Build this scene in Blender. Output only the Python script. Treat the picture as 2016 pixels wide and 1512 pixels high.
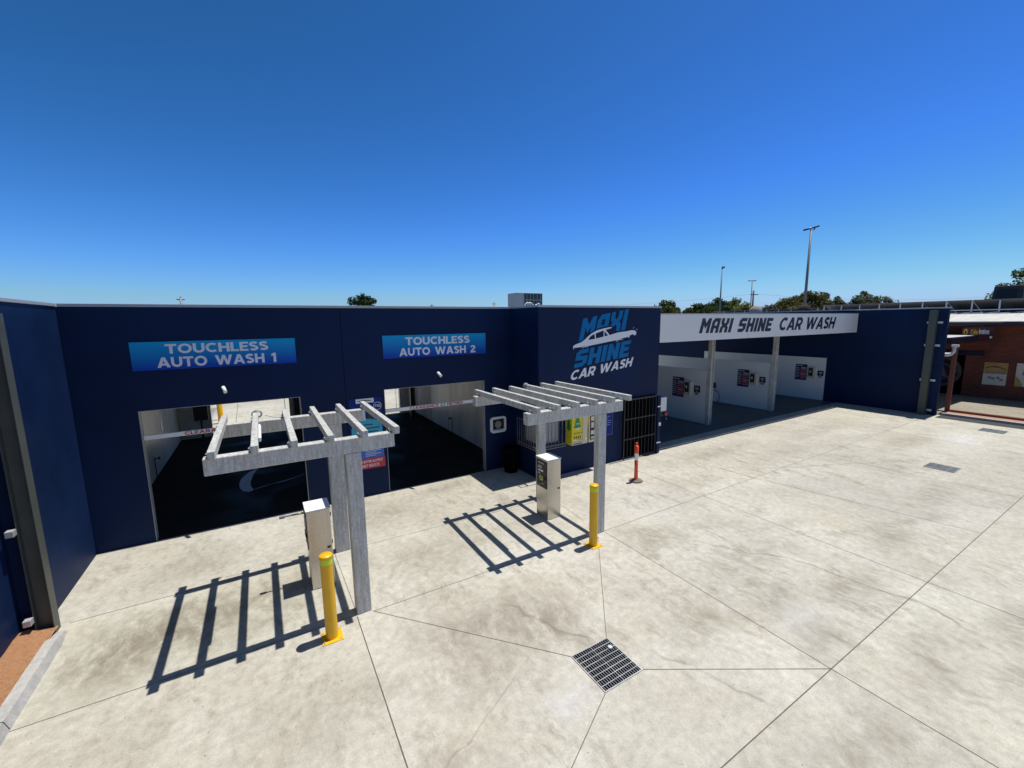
import bpy, bmesh, math, random
from mathutils import Vector, Matrix
from mathutils.geometry import tessellate_polygon
rnd = random.Random(7)
S = bpy.context.scene
for o in list(bpy.data.objects):
    bpy.data.objects.remove(o)
C = S.collection

# ---------------------------------------------------------------- camera, sky, sun, exposure
RIGHT = Vector((0.8586338633, -0.5124251173, -0.0129764363))
UP = Vector((0.0858416569, 0.1187885516, 0.9892019459))
FWD = Vector((0.5053504711, 0.8504762073, -0.1459832941))
cd = bpy.data.cameras.new('camera')
cam = bpy.data.objects.new('camera', cd); C.objects.link(cam)
M = Matrix.Identity(4)
for i in range(3):
    M[i][0] = RIGHT[i]; M[i][1] = UP[i]; M[i][2] = -FWD[i]
M.translation = Vector((0, 0, 4.328))
cam.matrix_world = M
cd.sensor_width = 36; cd.lens = 828.8 / 2016 * 36
cd.clip_start = 0.05; cd.clip_end = 3000
S.camera = cam

W = bpy.data.worlds.new("World"); S.world = W; W.use_nodes = True
wn = W.node_tree; wn.nodes.clear()
sky = wn.nodes.new('ShaderNodeTexSky'); sky.sky_type = 'NISHITA'; sky.sun_disc = False
SUN = Vector((0.302, 0.004, 1.0)).normalized()
sky.sun_elevation = math.asin(SUN.z); sky.sun_rotation = math.radians(90)
sky.altitude = 0; sky.air_density = 1.0; sky.dust_density = 0.6; sky.ozone_density = 3.0
hs = wn.nodes.new('ShaderNodeHueSaturation'); hs.inputs['Saturation'].default_value = 1.15
bg = wn.nodes.new('ShaderNodeBackground'); bg.inputs[1].default_value = 0.1
# the phone's deep blue grade of a clear sky: a power and a gain per channel on the Nishita colour
sp_ = wn.nodes.new('ShaderNodeSeparateColor'); cb_ = wn.nodes.new('ShaderNodeCombineColor')
wn.links.new(sky.outputs[0], hs.inputs['Color']); wn.links.new(hs.outputs[0], sp_.inputs[0])
chan = []
for ci, (pw, gain, top) in enumerate(((1.60, 1.256, .62), (1.40, 1.49, .85), (2.19, 3.92, .86))):
    prev = sp_.outputs[ci]
    for op, val in (('MULTIPLY', .085), ('POWER', pw), ('MULTIPLY', gain), ('MINIMUM', top), ('MULTIPLY', 10.0)):
        mm = wn.nodes.new('ShaderNodeMath'); mm.operation = op; mm.inputs[1].default_value = val
        wn.links.new(prev, mm.inputs[0]); prev = mm.outputs[0]
    chan.append(prev)
mx_ = wn.nodes.new('ShaderNodeMath'); mx_.operation = 'MULTIPLY'; mx_.inputs[1].default_value = 1.42; wn.links.new(chan[1], mx_.inputs[0])
my_ = wn.nodes.new('ShaderNodeMath'); my_.operation = 'MAXIMUM'; wn.links.new(mx_.outputs[0], my_.inputs[0]); wn.links.new(chan[2], my_.inputs[1])
mz_ = wn.nodes.new('ShaderNodeMath'); mz_.operation = 'MINIMUM'; mz_.inputs[1].default_value = 8.8; wn.links.new(my_.outputs[0], mz_.inputs[0])
for ci, src in enumerate((chan[0], chan[1], mz_.outputs[0])): wn.links.new(src, cb_.inputs[ci])
wtc = wn.nodes.new('ShaderNodeTexCoord'); wsx = wn.nodes.new('ShaderNodeSeparateXYZ'); wn.links.new(wtc.outputs['Generated'], wsx.inputs[0])
wmr = wn.nodes.new('ShaderNodeMapRange'); wmr.interpolation_type = 'SMOOTHSTEP'
wmr.inputs['From Min'].default_value = .60; wmr.inputs['From Max'].default_value = .85; wn.links.new(wsx.outputs[2], wmr.inputs['Value'])
wmx = wn.nodes.new('ShaderNodeMix'); wmx.data_type = 'RGBA'; wn.links.new(wmr.outputs[0], wmx.inputs[0]); wn.links.new(cb_.outputs[0], wmx.inputs[6])
wmx.inputs[7].default_value = (1.1, 1.5, 2.3, 1)      # greyer blue put in overhead, out of view, to neutralise the shade
wo = wn.nodes.new('ShaderNodeOutputWorld')
wn.links.new(wmx.outputs[2], bg.inputs[0]); wn.links.new(bg.outputs[0], wo.inputs[0])

sl = bpy.data.lights.new('sun', 'SUN'); sl.energy = 5.0; sl.angle = math.radians(0.5); sl.color = (1.0, 0.955, 0.88)
so = bpy.data.objects.new('sun', sl); C.objects.link(so)
so.rotation_euler = SUN.to_track_quat('Z', 'Y').to_euler(); so.location = (20, 0, 60)
S.view_settings.view_transform = 'Standard'; S.view_settings.look = 'None'
S.view_settings.gamma = 1; S.view_settings.exposure = 0.0
S.view_settings.use_curve_mapping = False

# ---------------------------------------------------------------- helpers
class MB:
    def __init__(self):
        self.v = []; self.f = []; self.m = []; self.s = []
    def add(self, vs, fs, mi=0, smooth=False):
        b = len(self.v); self.v += [tuple(p) for p in vs]
        for f in fs:
            self.f.append([b + i for i in f]); self.m.append(mi); self.s.append(smooth)
        return self
    def box(self, x0, x1, y0, y1, z0, z1, mi=0):
        v = [(x, y, z) for z in (z0, z1) for y in (y0, y1) for x in (x0, x1)]
        return self.add(v, [(0, 2, 3, 1), (4, 5, 7, 6), (0, 1, 5, 4), (2, 6, 7, 3), (0, 4, 6, 2), (1, 3, 7, 5)], mi)
    def hexa(self, bot, top, mi=0):
        n = len(bot)
        fs = [tuple(reversed(range(n))), tuple(range(n, 2 * n))] + [(i, (i + 1) % n, n + (i + 1) % n, n + i) for i in range(n)]
        return self.add(list(bot) + list(top), fs, mi)
    def cyl(self, p0, p1, r0, r1=None, n=16, mi=0, caps=True, smooth=True):
        r1 = r0 if r1 is None else r1
        p0 = Vector(p0); p1 = Vector(p1); d = (p1 - p0).normalized()
        a = d.orthogonal().normalized(); b = d.cross(a)
        ring = lambda p, r: [p + (a * math.cos(t) + b * math.sin(t)) * r for t in [2 * math.pi * i / n for i in range(n)]]
        self.add(ring(p0, r0) + ring(p1, r1), [(i, (i + 1) % n, n + (i + 1) % n, n + i) for i in range(n)], mi, smooth)
        if caps:
            self.add(ring(p0, r0), [tuple(reversed(range(n)))], mi); self.add(ring(p1, r1), [tuple(range(n))], mi)
        return self
    def tube(self, pts, r, n=8, mi=0):
        pts = [Vector(p) for p in pts]; rings = []
        up = Vector((0.13, 0.21, 0.97))
        for i, p in enumerate(pts):
            d = (pts[min(i + 1, len(pts) - 1)] - pts[max(i - 1, 0)]).normalized()
            a = d.cross(up)
            if a.length < 1e-3: a = d.orthogonal()
            a.normalize(); b = d.cross(a)
            rr = r[i] if isinstance(r, (list, tuple)) else r
            rings.append([p + (a * math.cos(2 * math.pi * k / n) + b * math.sin(2 * math.pi * k / n)) * rr for k in range(n)])
        vs = [q for g in rings for q in g]; fs = []
        for i in range(len(pts) - 1):
            for k in range(n):
                fs.append((i * n + k, i * n + (k + 1) % n, (i + 1) * n + (k + 1) % n, (i + 1) * n + k))
        self.add(vs, fs, mi, True)
        self.add(rings[0], [tuple(reversed(range(n)))], mi); self.add(rings[-1], [tuple(range(n))], mi)
        return self
    def lathe(self, cx, cy, prof, n=24, mi=0):
        vs = []; fs = []
        for r, z in prof:
            vs += [(cx + r * math.cos(2 * math.pi * k / n), cy + r * math.sin(2 * math.pi * k / n), z) for k in range(n)]
        for i in range(len(prof) - 1):
            for k in range(n):
                fs.append((i * n + k, i * n + (k + 1) % n, (i + 1) * n + (k + 1) % n, (i + 1) * n + k))
        return self.add(vs, fs, mi, True)
    def flat(self, loops, fn, mi=0, thick=None, tv=None):
        """polygon with optional holes, 2D loops mapped to 3D by fn; thick gives a solid plate along vector tv"""
        L = [[Vector((a, b, 0)) for a, b in l] for l in loops]
        tris = tessellate_polygon(L)
        flatl = [q for l in loops for q in l]
        P = [Vector(fn(a, b)) for a, b in flatl]
        if thick is None:
            return self.add(P, [tuple(t) for t in tris], mi)
        Q = [p + tv * thick for p in P]; n = len(P)
        fs = [tuple(t) for t in tris] + [tuple(n + i for i in reversed(t)) for t in tris]
        b = 0
        for l in loops:
            k = len(l)
            fs += [(b + i, b + (i + 1) % k, n + b + (i + 1) % k, n + b + i) for i in range(k)]
            b += k
        return self.add(P + Q, fs, mi)
    def build(self, name, mats, parent=None, bevel=0.0, recalc=True, loc=None):
        me = bpy.data.meshes.new(name)
        off = Vector(loc) if loc is not None else (parent.location if parent is not None else Vector((0, 0, 0)))
        off = Vector(off)
        if parent is not None and parent.parent is not None: off = off + parent.parent.location
        me.from_pydata([tuple(Vector(p) - off) for p in self.v], [], self.f)
        if not isinstance(mats, (list, tuple)): mats = [mats]
        for m in mats: me.materials.append(m)
        for p, mi, s in zip(me.polygons, self.m, self.s):
            p.material_index = mi; p.use_smooth = s
        if recalc:
            bm = bmesh.new(); bm.from_mesh(me)
            bmesh.ops.remove_doubles(bm, verts=bm.verts, dist=1e-5)
            bmesh.ops.recalc_face_normals(bm, faces=bm.faces)
            bm.to_mesh(me); bm.free()
        me.update()
        o = bpy.data.objects.new(name, me); C.objects.link(o)
        if parent is not None: o.parent = parent
        else: o.location = off
        if bevel > 0:
            md = o.modifiers.new('bevel', 'BEVEL'); md.width = bevel; md.segments = 2; md.limit_method = 'ANGLE'; md.angle_limit = math.radians(50)
        return o

def tag(o, label=None, cat=None, group=None, kind=None):
    if label: o['label'] = label
    if cat: o['category'] = cat
    if group: o['group'] = group
    if kind: o['kind'] = kind
    return o
def thing(name, loc, label, cat, group=None):
    o = bpy.data.objects.new(name, None); C.objects.link(o); o.location = loc; o.empty_display_size = 0.2
    return tag(o, label, cat, group)
def copy_tree(o, parent=None):
    c = o.copy(); C.objects.link(c)
    if parent is not None: c.parent = parent
    for ch in list(o.children): copy_tree(ch, c)
    return c

# ---------------------------------------------------------------- materials
def nn(t, typ, **kw):
    n = t.nodes.new(typ)
    for k, v in kw.items():
        if k in n.inputs: n.inputs[k].default_value = v
        else: setattr(n, k, v)
    return n
def ramp(t, fac, stops):
    r = t.nodes.new('ShaderNodeValToRGB')
    e = r.color_ramp.elements
    while len(e) < len(stops): e.new(0.5)
    for el, (p, c) in zip(e, stops):
        el.position = p; el.color = (c[0], c[1], c[2], 1) if isinstance(c, (tuple, list)) else (c, c, c, 1)
    t.links.new(fac, r.inputs[0]); return r.outputs[0]
def mixc(t, fac, a, b, mode='MIX'):
    m = t.nodes.new('ShaderNodeMix'); m.data_type = 'RGBA'; m.blend_type = mode
    for s, v in ((m.inputs[0], fac), (m.inputs[6], a), (m.inputs[7], b)):
        if hasattr(v, 'is_output'): t.links.new(v, s)
        elif isinstance(v, (tuple, list)): s.default_value = (v[0], v[1], v[2], 1)
        else: s.default_value = v
    return m.outputs[2]
def mathn(t, op, a, b=None, clamp=False):
    m = t.nodes.new('ShaderNodeMath'); m.operation = op; m.use_clamp = clamp
    for s, v in ((m.inputs[0], a), (m.inputs[1], b)):
        if v is None: continue
        if hasattr(v, 'is_output'): t.links.new(v, s)
        else: s.default_value = v
    return m.outputs[0]
def noise(t, vec, scale, detail=4, rough=0.55, dist=0.0):
    n = nn(t, 'ShaderNodeTexNoise', Scale=scale, Detail=detail, Roughness=rough, Distortion=dist)
    t.links.new(vec, n.inputs['Vector']); return n.outputs[0]
def mapping(t, vec, loc=(0, 0, 0), rot=(0, 0, 0), scale=(1, 1, 1), typ='POINT'):
    m = t.nodes.new('ShaderNodeMapping'); m.vector_type = typ
    m.inputs['Location'].default_value = loc; m.inputs['Rotation'].default_value = rot; m.inputs['Scale'].default_value = scale
    t.links.new(vec, m.inputs[0]); return m.outputs[0]
def new_mat(name):
    m = bpy.data.materials.new(name); m.use_nodes = True
    t = m.node_tree; b = t.nodes['Principled BSDF']
    tc = t.nodes.new('ShaderNodeTexCoord')
    return m, t, b, tc.outputs['Object']
def bump(t, b, h, strength=0.2, dist=0.01):
    n = t.nodes.new('ShaderNodeBump'); n.inputs['Strength'].default_value = strength; n.inputs['Distance'].default_value = dist
    t.links.new(h, n.inputs['Height']); t.links.new(n.outputs[0], b.inputs['Normal'])
def mat(name, col, rough=0.5, metal=0.0, var=0.12, scale=3.0, bmp=0.0, bscale=60, stretch=(1, 1, 1), spec=0.5, rv=0.1):
    m, t, b, v = new_mat(name)
    vv = mapping(t, v, scale=stretch)
    n = noise(t, vv, scale, 5, 0.6)
    lo = tuple(c * (1 - var) for c in col); hi = tuple(min(1, c * (1 + var)) for c in col)
    t.links.new(ramp(t, n, [(0.3, lo), (0.7, hi)]), b.inputs['Base Color'])
    b.inputs['Metallic'].default_value = metal; b.inputs['Specular IOR Level'].default_value = spec
    t.links.new(ramp(t, n, [(0.25, max(0, rough - rv)), (0.75, min(1, rough + rv))]), b.inputs['Roughness'])
    if bmp: bump(t, b, noise(t, v, bscale, 3), bmp, 0.004)
    return m

STAINS = [(8.9, 1.0, .7, .3, .3), (7.7, .6, .8, .3, .28), (4.7, 1.4, .9, .3, .26), (3.3, 1.6, .5, .4, .22), (6.4, 2.4, .5, .25, .3), (10.6, 2.9, .9, .35, .26), (6.5, 5.4, .9, .45, .24), (1.9, 4.4, .7, .5, .22), (.2, 4.6, .9, .5, .14), (-1.2, 9.3, .8, .6, .2), (12.5, 8.2, 2.2, .5, .22), (18, 7.6, 2.6, .4, .2), (15.5, 4.4, 1.6, .4, .18), (1.6, 10.2, .7, .35, .2), (4.0, 10.1, .8, .3, .25), (-1.6, 7.15, 1.25, 0.75, .46), (-0.55, 7.3, 1.0, 0.6, .34), (2.4, 5.0, 1.0, 0.5, .34), (3.1, 4.55, 0.9, 0.45, .36), (4.6, 7.2, 0.9, 0.6, .15), (2.7, 7.2, 1.3, 0.7, .22),
          (2.0, 9.4, 1.3, 0.7, .2), (5.2, 3.3, 0.7, 0.4, .3), (7.3, 4.0, 0.8, 0.45, .28), (6.6, 3.0, 0.8, 0.35, .25), (8.0, 2.6, 0.9, .3, .3), (7.1, 1.4, 1.0, .35, .22),
          (9.8, 6.9, 1.2, 0.5, .2), (14.5, 6.9, 2.0, 0.4, .18), (19, 5.2, 2.2, 0.4, .2), (13, 3.2, 2.0, .5, .18), (3.6, 4.5, 0.4, 0.9, .25), (1.2, 3.2, .6, .5, .25)]
WHITES = [(20.8, 4.3, 1.3, 0.5, .30), (12.2, 4.6, 0.5, 1.2, .16), (2.75, 3.35, 0.3, 0.25, .35), (6.5, 2.6, .6, .3, .2), (7.6, 6.5, 1.3, .7, .14)]
LINES = [(7.15, 4.75, 7.9, 3.5, 0.035, .38), (7.9, 3.5, 8.25, 2.2, 0.035, .5), (8.25, 2.2, 8.2, 1.3, .05, .5), (2.9, 5.1, 3.5, 4.0, .045, .42), (1.05, 3.3, 2.3, 3.9, .02, .3), (5.6, 6.4, 7.2, 4.7, .06, .2),
         (9.5, 3.6, 12.6, 2.6, .18, .2), (12.5, 6.3, 17.0, 4.3, .07, .2), (4.1, 3.3, 4.6, 2.2, .05, .3)]
def concrete(name, light, dark, marks=True, rough=0.75, toned=True):
    m, t, b, v = new_mat(name)
    warp = nn(t, 'ShaderNodeTexNoise', Scale=1.3, Detail=4); t.links.new(v, warp.inputs['Vector'])
    va = nn(t, 'ShaderNodeVectorMath', operation='MULTIPLY_ADD'); t.links.new(warp.outputs[1], va.inputs[0])
    va.inputs[1].default_value = (.55, .55, 0); t.links.new(v, va.inputs[2]); wv = va.outputs[0]
    n1 = noise(t, wv, 0.55, 8, 0.62, 0.6)
    n2 = noise(t, mapping(t, wv, rot=(0, 0, .25), scale=(2.2, 1.0, 1)), 1.7, 10, 0.74, .25)
    n3 = noise(t, mapping(t, wv, loc=(7, 3, 0), rot=(0, 0, .15), scale=(1.5, .7, 1)), 2.2, 9, 0.72, .3)
    n4 = noise(t, v, 55, 4, 0.7); n5 = noise(t, v, 9, 6, .65)
    c = mixc(t, ramp(t, n1, [(.33, 0.0), (.68, 1.0)]), light, dark)
    c = mixc(t, mathn(t, 'MULTIPLY', mathn(t, 'MULTIPLY', ramp(t, n2, [(.50, 0.0), (.66, 1.0)]), ramp(t, noise(t, mapping(t, v, loc=(3, 9, 0)), .35, 3, .5), [(.38, .34), (.62, 1.0)])), .85), c, tuple(x * y for x, y in zip(dark, (.66, .63, .58))))
    c = mixc(t, mathn(t, 'MULTIPLY', ramp(t, n3, [(.55, 0.0), (.75, 1.0)]), .45), c, (light[0] * 1.15, light[1] * 1.17, light[2] * 1.22))
    c = mixc(t, mathn(t, 'MULTIPLY', ramp(t, noise(t, wv, .8, 5, .6), [(.5, 0.0), (.72, 1.0)]), .35), c, (light[0] * .96, light[1] * .91, light[2] * .80))
    f5 = ramp(t, n5, [(.3, .80), (.7, 1.11)]); c = mixc(t, 1.0, c, f5, 'MULTIPLY')
    f4 = ramp(t, n4, [(.25, .80), (.75, 1.14)]); c = mixc(t, 1.0, c, f4, 'MULTIPLY')
    sp = noise(t, v, 17, 2, .5); c = mixc(t, mathn(t, 'MULTIPLY', ramp(t, sp, [(.715, 0.0), (.735, 1.0)]), .45), c, (.10, .09, .075))
    if marks:
        edge = ramp(t, noise(t, mapping(t, wv, rot=(0, 0, .3), scale=(1.6, .8, 1)), 2.6, 10, .75, .2), [(.36, 0.05), (.60, 1.2)])
        def ell(x, y, rx, ry, lo=1.0):
            q = mapping(t, wv, loc=(-(x + .27) / rx, -(y + .27) / ry, 0), scale=(1 / rx, 1 / ry, 0))
            ln = nn(t, 'ShaderNodeVectorMath', operation='LENGTH'); t.links.new(q, ln.inputs[0])
            return mathn(t, 'SUBTRACT', 1.0, mathn(t, 'SMOOTH_MIN', mathn(t, 'POWER', ln.outputs['Value'], 1.6), 1.0), True)
        acc = None
        for x, y, rx, ry, s in STAINS:
            e = mathn(t, 'MULTIPLY', ell(x, y, rx * 1.25, ry * 1.25), s * 2.3)
            acc = e if acc is None else mathn(t, 'MAXIMUM', acc, e)
        acc = mathn(t, 'MULTIPLY', acc, edge, True)
        c = mixc(t, acc, c, (.235, .208, .162))
        acc = None
        for x, y, rx, ry, s in WHITES:
            e = mathn(t, 'MULTIPLY', ell(x, y, rx * 1.2, ry * 1.2), s * 1.4)
            acc = e if acc is None else mathn(t, 'MAXIMUM', acc, e)
        c = mixc(t, mathn(t, 'MULTIPLY', acc, edge, True), c, (.56, .57, .60))
        acc = None
        for x0, y0, x1, y1, w, s in LINES:
            L = math.hypot(x1 - x0, y1 - y0); a = math.atan2(y1 - y0, x1 - x0)
            # texture mapping: rotate the point so the segment lies along local x
            q = nn(t, 'ShaderNodeVectorRotate', rotation_type='Z_AXIS'); q.inputs['Center'].default_value = (x0 + .27, y0 + .27, 0); q.inputs['Angle'].default_value = -a
            t.links.new(wv, q.inputs['Vector'])
            sx = t.nodes.new('ShaderNodeSeparateXYZ'); t.links.new(q.outputs[0], sx.inputs[0])
            u = mathn(t, 'SUBTRACT', sx.outputs[0], x0 + .27); dv = mathn(t, 'ABSOLUTE', mathn(t, 'SUBTRACT', sx.outputs[1], y0 + .27))
            e = mathn(t, 'SUBTRACT', 1.0, mathn(t, 'DIVIDE', dv, w), True)
            g = mathn(t, 'MULTIPLY', mathn(t, 'MULTIPLY', mathn(t, 'ADD', u, .15), 4.0, True), mathn(t, 'MULTIPLY', mathn(t, 'SUBTRACT', L + .15, u), 4.0, True))
            e = mathn(t, 'MULTIPLY', mathn(t, 'MULTIPLY', e, g), s * 1.8)
            acc = e if acc is None else mathn(t, 'MAXIMUM', acc, e)
        c = mixc(t, mathn(t, 'MULTIPLY', acc, mathn(t, 'ADD', mathn(t, 'MULTIPLY', edge, .6), .4), True), c, (.19, .168, .13))
    at = nn(t, 'ShaderNodeAttribute', attribute_name='tone')
    if toned: c = mixc(t, 1.0, c, at.outputs['Color'], 'MULTIPLY')
    t.links.new(c, b.inputs['Base Color'])
    b.inputs['Roughness'].default_value = rough; b.inputs['Specular IOR Level'].default_value = 0.3
    h = mathn(t, 'ADD', mathn(t, 'MULTIPLY', n5, 1.0), mathn(t, 'MULTIPLY', n4, .25))
    bump(t, b, h, .22, .006)
    return m

def brick_mat(name):
    m, t, b, v = new_mat(name)
    sx = t.nodes.new('ShaderNodeSeparateXYZ'); t.links.new(v, sx.inputs[0])
    cx = t.nodes.new('ShaderNodeCombineXYZ'); t.links.new(sx.outputs[1], cx.inputs[0]); t.links.new(sx.outputs[2], cx.inputs[1])
    br = nn(t, 'ShaderNodeTexBrick', Scale=1.0); t.links.new(cx.outputs[0], br.inputs['Vector'])
    br.inputs['Brick Width'].default_value = .24; br.inputs['Row Height'].default_value = .086; br.inputs['Mortar Size'].default_value = .008
    br.inputs['Color1'].default_value = (.18, .044, .023, 1); br.inputs['Color2'].default_value = (.245, .066, .033, 1); br.inputs['Mortar'].default_value = (.10, .058, .046, 1)
    c = mixc(t, 1.0, br.outputs[0], ramp(t, noise(t, v, 1.1, 5), [(.3, .7), (.7, 1.2)]), 'MULTIPLY')
    t.links.new(c, b.inputs['Base Color']); b.inputs['Roughness'].default_value = .85
    return m
def galv_mat():
    m, t, b, v = new_mat('galvanised_steel')
    n = noise(t, mapping(t, v, rot=(.5, .6, .4), scale=(2.2, 2.2, .7)), 5, 6, .65, 1.2)
    w = noise(t, mapping(t, v, rot=(.0, .65, .0), scale=(16, 5, 1.8)), 1.6, 7, .72, .5)
    w2 = noise(t, v, 26, 5, .7)
    sp = nn(t, 'ShaderNodeTexVoronoi', Scale=42.0); t.links.new(v, sp.inputs['Vector'])
    c = ramp(t, n, [(.3, (.58, .58, .555)), (.7, (.74, .74, .715))])
    c = mixc(t, mathn(t, 'MULTIPLY', ramp(t, w, [(.40, 1.0), (.60, 0.0)]), .62), c, (.33, .33, .305)); c = mixc(t, mathn(t, 'MULTIPLY', ramp(t, w2, [(.32, 1.0), (.54, 0.0)]), .62), c, (.34, .345, .32))
    c = mixc(t, .10, c, sp.outputs['Color'], 'MULTIPLY')
    t.links.new(c, b.inputs['Base Color']); b.inputs['Metallic'].default_value = .0; b.inputs['Specular IOR Level'].default_value = .3
    t.links.new(ramp(t, n, [(.3, .38), (.7, .58)]), b.inputs['Roughness'])
    bump(t, b, n, .08, .004)
    return m
def grad_mat(name, top, bot, z0, z1):
    # printed sign: the ink itself fades from light to dark blue
    m, t, b, v = new_mat(name)
    sx = t.nodes.new('ShaderNodeSeparateXYZ'); t.links.new(v, sx.inputs[0])
    f = mathn(t, 'DIVIDE', mathn(t, 'SUBTRACT', sx.outputs[2], z0), z1 - z0, True)
    f = mathn(t, 'ADD', f, mathn(t, 'MULTIPLY', mathn(t, 'SUBTRACT', noise(t, v, .9, 2), .5), .25), True)
    t.links.new(ramp(t, f, [(0.05, bot), (.95, top)]), b.inputs['Base Color']); b.inputs['Roughness'].default_value = .5; b.inputs['Specular IOR Level'].default_value = .2
    return m
def leaf_mat(name, a, bcol):
    m, t, b, v = new_mat(name)
    g = t.nodes.new('ShaderNodeNewGeometry')
    f = mathn(t, 'ADD', mathn(t, 'MULTIPLY', g.outputs['Random Per Island'], .6), mathn(t, 'MULTIPLY', noise(t, v, .55, 3), .5))
    t.links.new(ramp(t, f, [(.2, a), (.85, bcol)]), b.inputs['Base Color']); b.inputs['Roughness'].default_value = .7
    b.inputs['Specular IOR Level'].default_value = .2
    tr = t.nodes.new('ShaderNodeBsdfTranslucent'); tr.inputs[0].default_value = (bcol[0], bcol[1] * 1.1, bcol[2] * .6, 1)
    mx = t.nodes.new('ShaderNodeMixShader'); mx.inputs[0].default_value = .3
    out = t.nodes['Material Output']
    t.links.new(b.outputs[0], mx.inputs[1]); t.links.new(tr.outputs[0], mx.inputs[2]); t.links.new(mx.outputs[0], out.inputs[0])
    return m

K = {}
NAVY = (.004, .0165, .062)
K['navy'] = mat('navy_paint', NAVY, .55, 0, .20, 0.6, .10, 90, spec=.15)
K['navy_in'] = mat('dark_inside', (.02, .024, .034), .7, 0, .1, 1)
K['yard'] = concrete('yard_concrete', (.548, .530, .462), (.425, .402, .338))
K['joint'] = mat('joint_sealant', (.12, .106, .088), .8, 0, .3, 6)
K['apron'] = concrete('apron_concrete', (.33, .32, .29), (.24, .23, .2), False)
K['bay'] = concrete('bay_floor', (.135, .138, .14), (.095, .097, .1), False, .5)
m, t, b, v = new_mat('wet_floor'); n = noise(t, v, .7, 6, .6, .8)
t.links.new(ramp(t, n, [(.35, (.016, .0155, .0145)), (.7, (.040, .037, .033))]), b.inputs['Base Color'])
t.links.new(ramp(t, n, [(.40, .45), (.58, .8)]), b.inputs['Roughness']); b.inputs['Specular IOR Level'].default_value = .025; K['wet'] = m
K['streak'] = mat('streak', (.50, .51, .53), .5, 0, .2, 8)
K['galv'] = galv_mat()
K['cap'] = mat('capping_metal', (.40, .42, .43), .45, .3, .06, 2)
K['trim'] = mat('grey_trim', (.34, .35, .35), .5, .3, .08, 2)
K['cage'] = mat('cage_grey', (.13, .13, .135), .5, .2, .1, 4)
K['steelgrey'] = mat('grey_column_paint', (.075, .085, .075), .5, .1, .1, 1.5, .05)
K['zinc'] = mat('zinc_plate', (.62, .64, .65), .4, .5, .1, 8)
K['white'] = mat('white_paint', (.78, .78, .77), .5, 0, .03, 2)
K['panel'] = mat('white_panel', (.70, .705, .69), .42, 0, .04, .8)
K['fascia'] = mat('fascia_white', (.74, .74, .73), .45, 0, .03, .7)
K['lining'] = mat('interior_panel', (.76, .73, .66), .33, 0, .14, .9, stretch=(3, 2.5, .25))
K['letterwhite'] = mat('letter_white', (.76, .765, .80), .5, 0, .03, 3)
K['letterblue'] = mat('letter_blue', (.002, .155, .40), .6, 0, .05, 3, spec=.15)
K['letternavy'] = mat('letter_navy', (.012, .014, .035), .4, 0, .1, 3)
K['sign1'] = grad_mat('sign_print', (.004, .33, .64), (.004, .06, .42), 3.50, 4.0)
K['red'] = mat('sign_red', (.55, .02, .04), .45, 0, .08, 6)
K['darkred'] = mat('letter_darkred', (.42, .016, .03), .5, 0, .08, 6)
K['posterblue'] = mat('poster_blue', (.006, .03, .20), .6, 0, .1, 5, spec=.15)
K['posterdark'] = mat('poster_dark', (.015, .014, .03), .4, 0, .1, 5)
K['teal'] = mat('poster_teal', (.01, .38, .55), .4, 0, .08, 5)
K['lightblue'] = mat('poster_lightblue', (.02, .13, .55), .4, 0, .1, 5)
K['yellow'] = mat('yellow_paint', (.80, .44, .006), .35, 0, .07, 4)
K['lime'] = mat('reflective_lime', (.62, .80, .02), .35, 0, .04, 10)
K['orange'] = mat('orange_plastic', (.80, .075, .018), .4, 0, .08, 6)
K['rubber'] = mat('black_rubber', (.035, .034, .033), .75, 0, .2, 10, .1)
K['baserubber'] = mat('dusty_rubber', (.17, .13, .115), .85, 0, .2, 12, .2)
K['black'] = mat('black_plastic', (.012, .012, .013), .5, 0, .15, 6)
K['blackmetal'] = mat('black_metal', (.012, .013, .017), .45, .2, .1, 6)
K['dark'] = mat('shade_black', (.005, .005, .006), .95, 0, .1, 4, spec=0)  # near-black; stands for deep shade in openings and pits, own colour of the bin
K['stainless'] = mat('stainless', (.58, .55, .50), .30, .85, .06, 3, .03, 200, stretch=(8, 8, .6))
K['kerb'] = concrete('kerb_concrete', (.47, .465, .45), (.39, .385, .37), False, toned=False)
m, t, b, v = new_mat('red_dirt'); n = noise(t, v, 22, 9, .78); n2 = noise(t, v, 60, 4, .7)
c = ramp(t, n, [(.3, (.42, .19, .08)), (.7, (.68, .37, .19))]); c = mixc(t, mathn(t, 'MULTIPLY', ramp(t, n2, [(.6, 0.0), (.68, 1.0)]), .6), c, (.55, .36, .2))
t.links.new(c, b.inputs['Base Color']); b.inputs['Roughness'].default_value = .95; bump(t, b, n, 1.0, .06); K['dirt'] = m
K['ground'] = mat('far_ground', (.22, .17, .11), .95, 0, .3, .05)
K['pave'] = mat('red_paving', (.40, .21, .13), .85, 0, .15, 3)
K['patio'] = concrete('patio_concrete', (.36, .32, .26), (.27, .24, .19), False)
K['brick'] = brick_mat('brick')
K['roofwhite'] = mat('white_sheeting', (.56, .55, .52), .5, 0, .06, 1.5)
K['roofgrey'] = mat('grey_roof', (.22, .24, .25), .5, .3, .1, 1)
K['brown'] = mat('brown_post', (.17, .055, .035), .6, 0, .1, 4)
K['solarback'] = mat('solar_back', (.16, .165, .17), .6, 0, .12, 1)
K['solar'] = mat('solar_face', (.01, .012, .03), .15, 0, .1, 2)
K['alu'] = mat('aluminium', (.6, .61, .62), .4, .6, .05, 4)
K['paper'] = mat('poster_paper', (.70, .66, .52), .5, 0, .06, 3)
K['paperyellow'] = mat('poster_yellow', (.50, .31, .08), .5, 0, .12, 4)
K['maroon'] = mat('maroon_sign', (.06, .01, .012), .4, 0, .1, 4)
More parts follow.
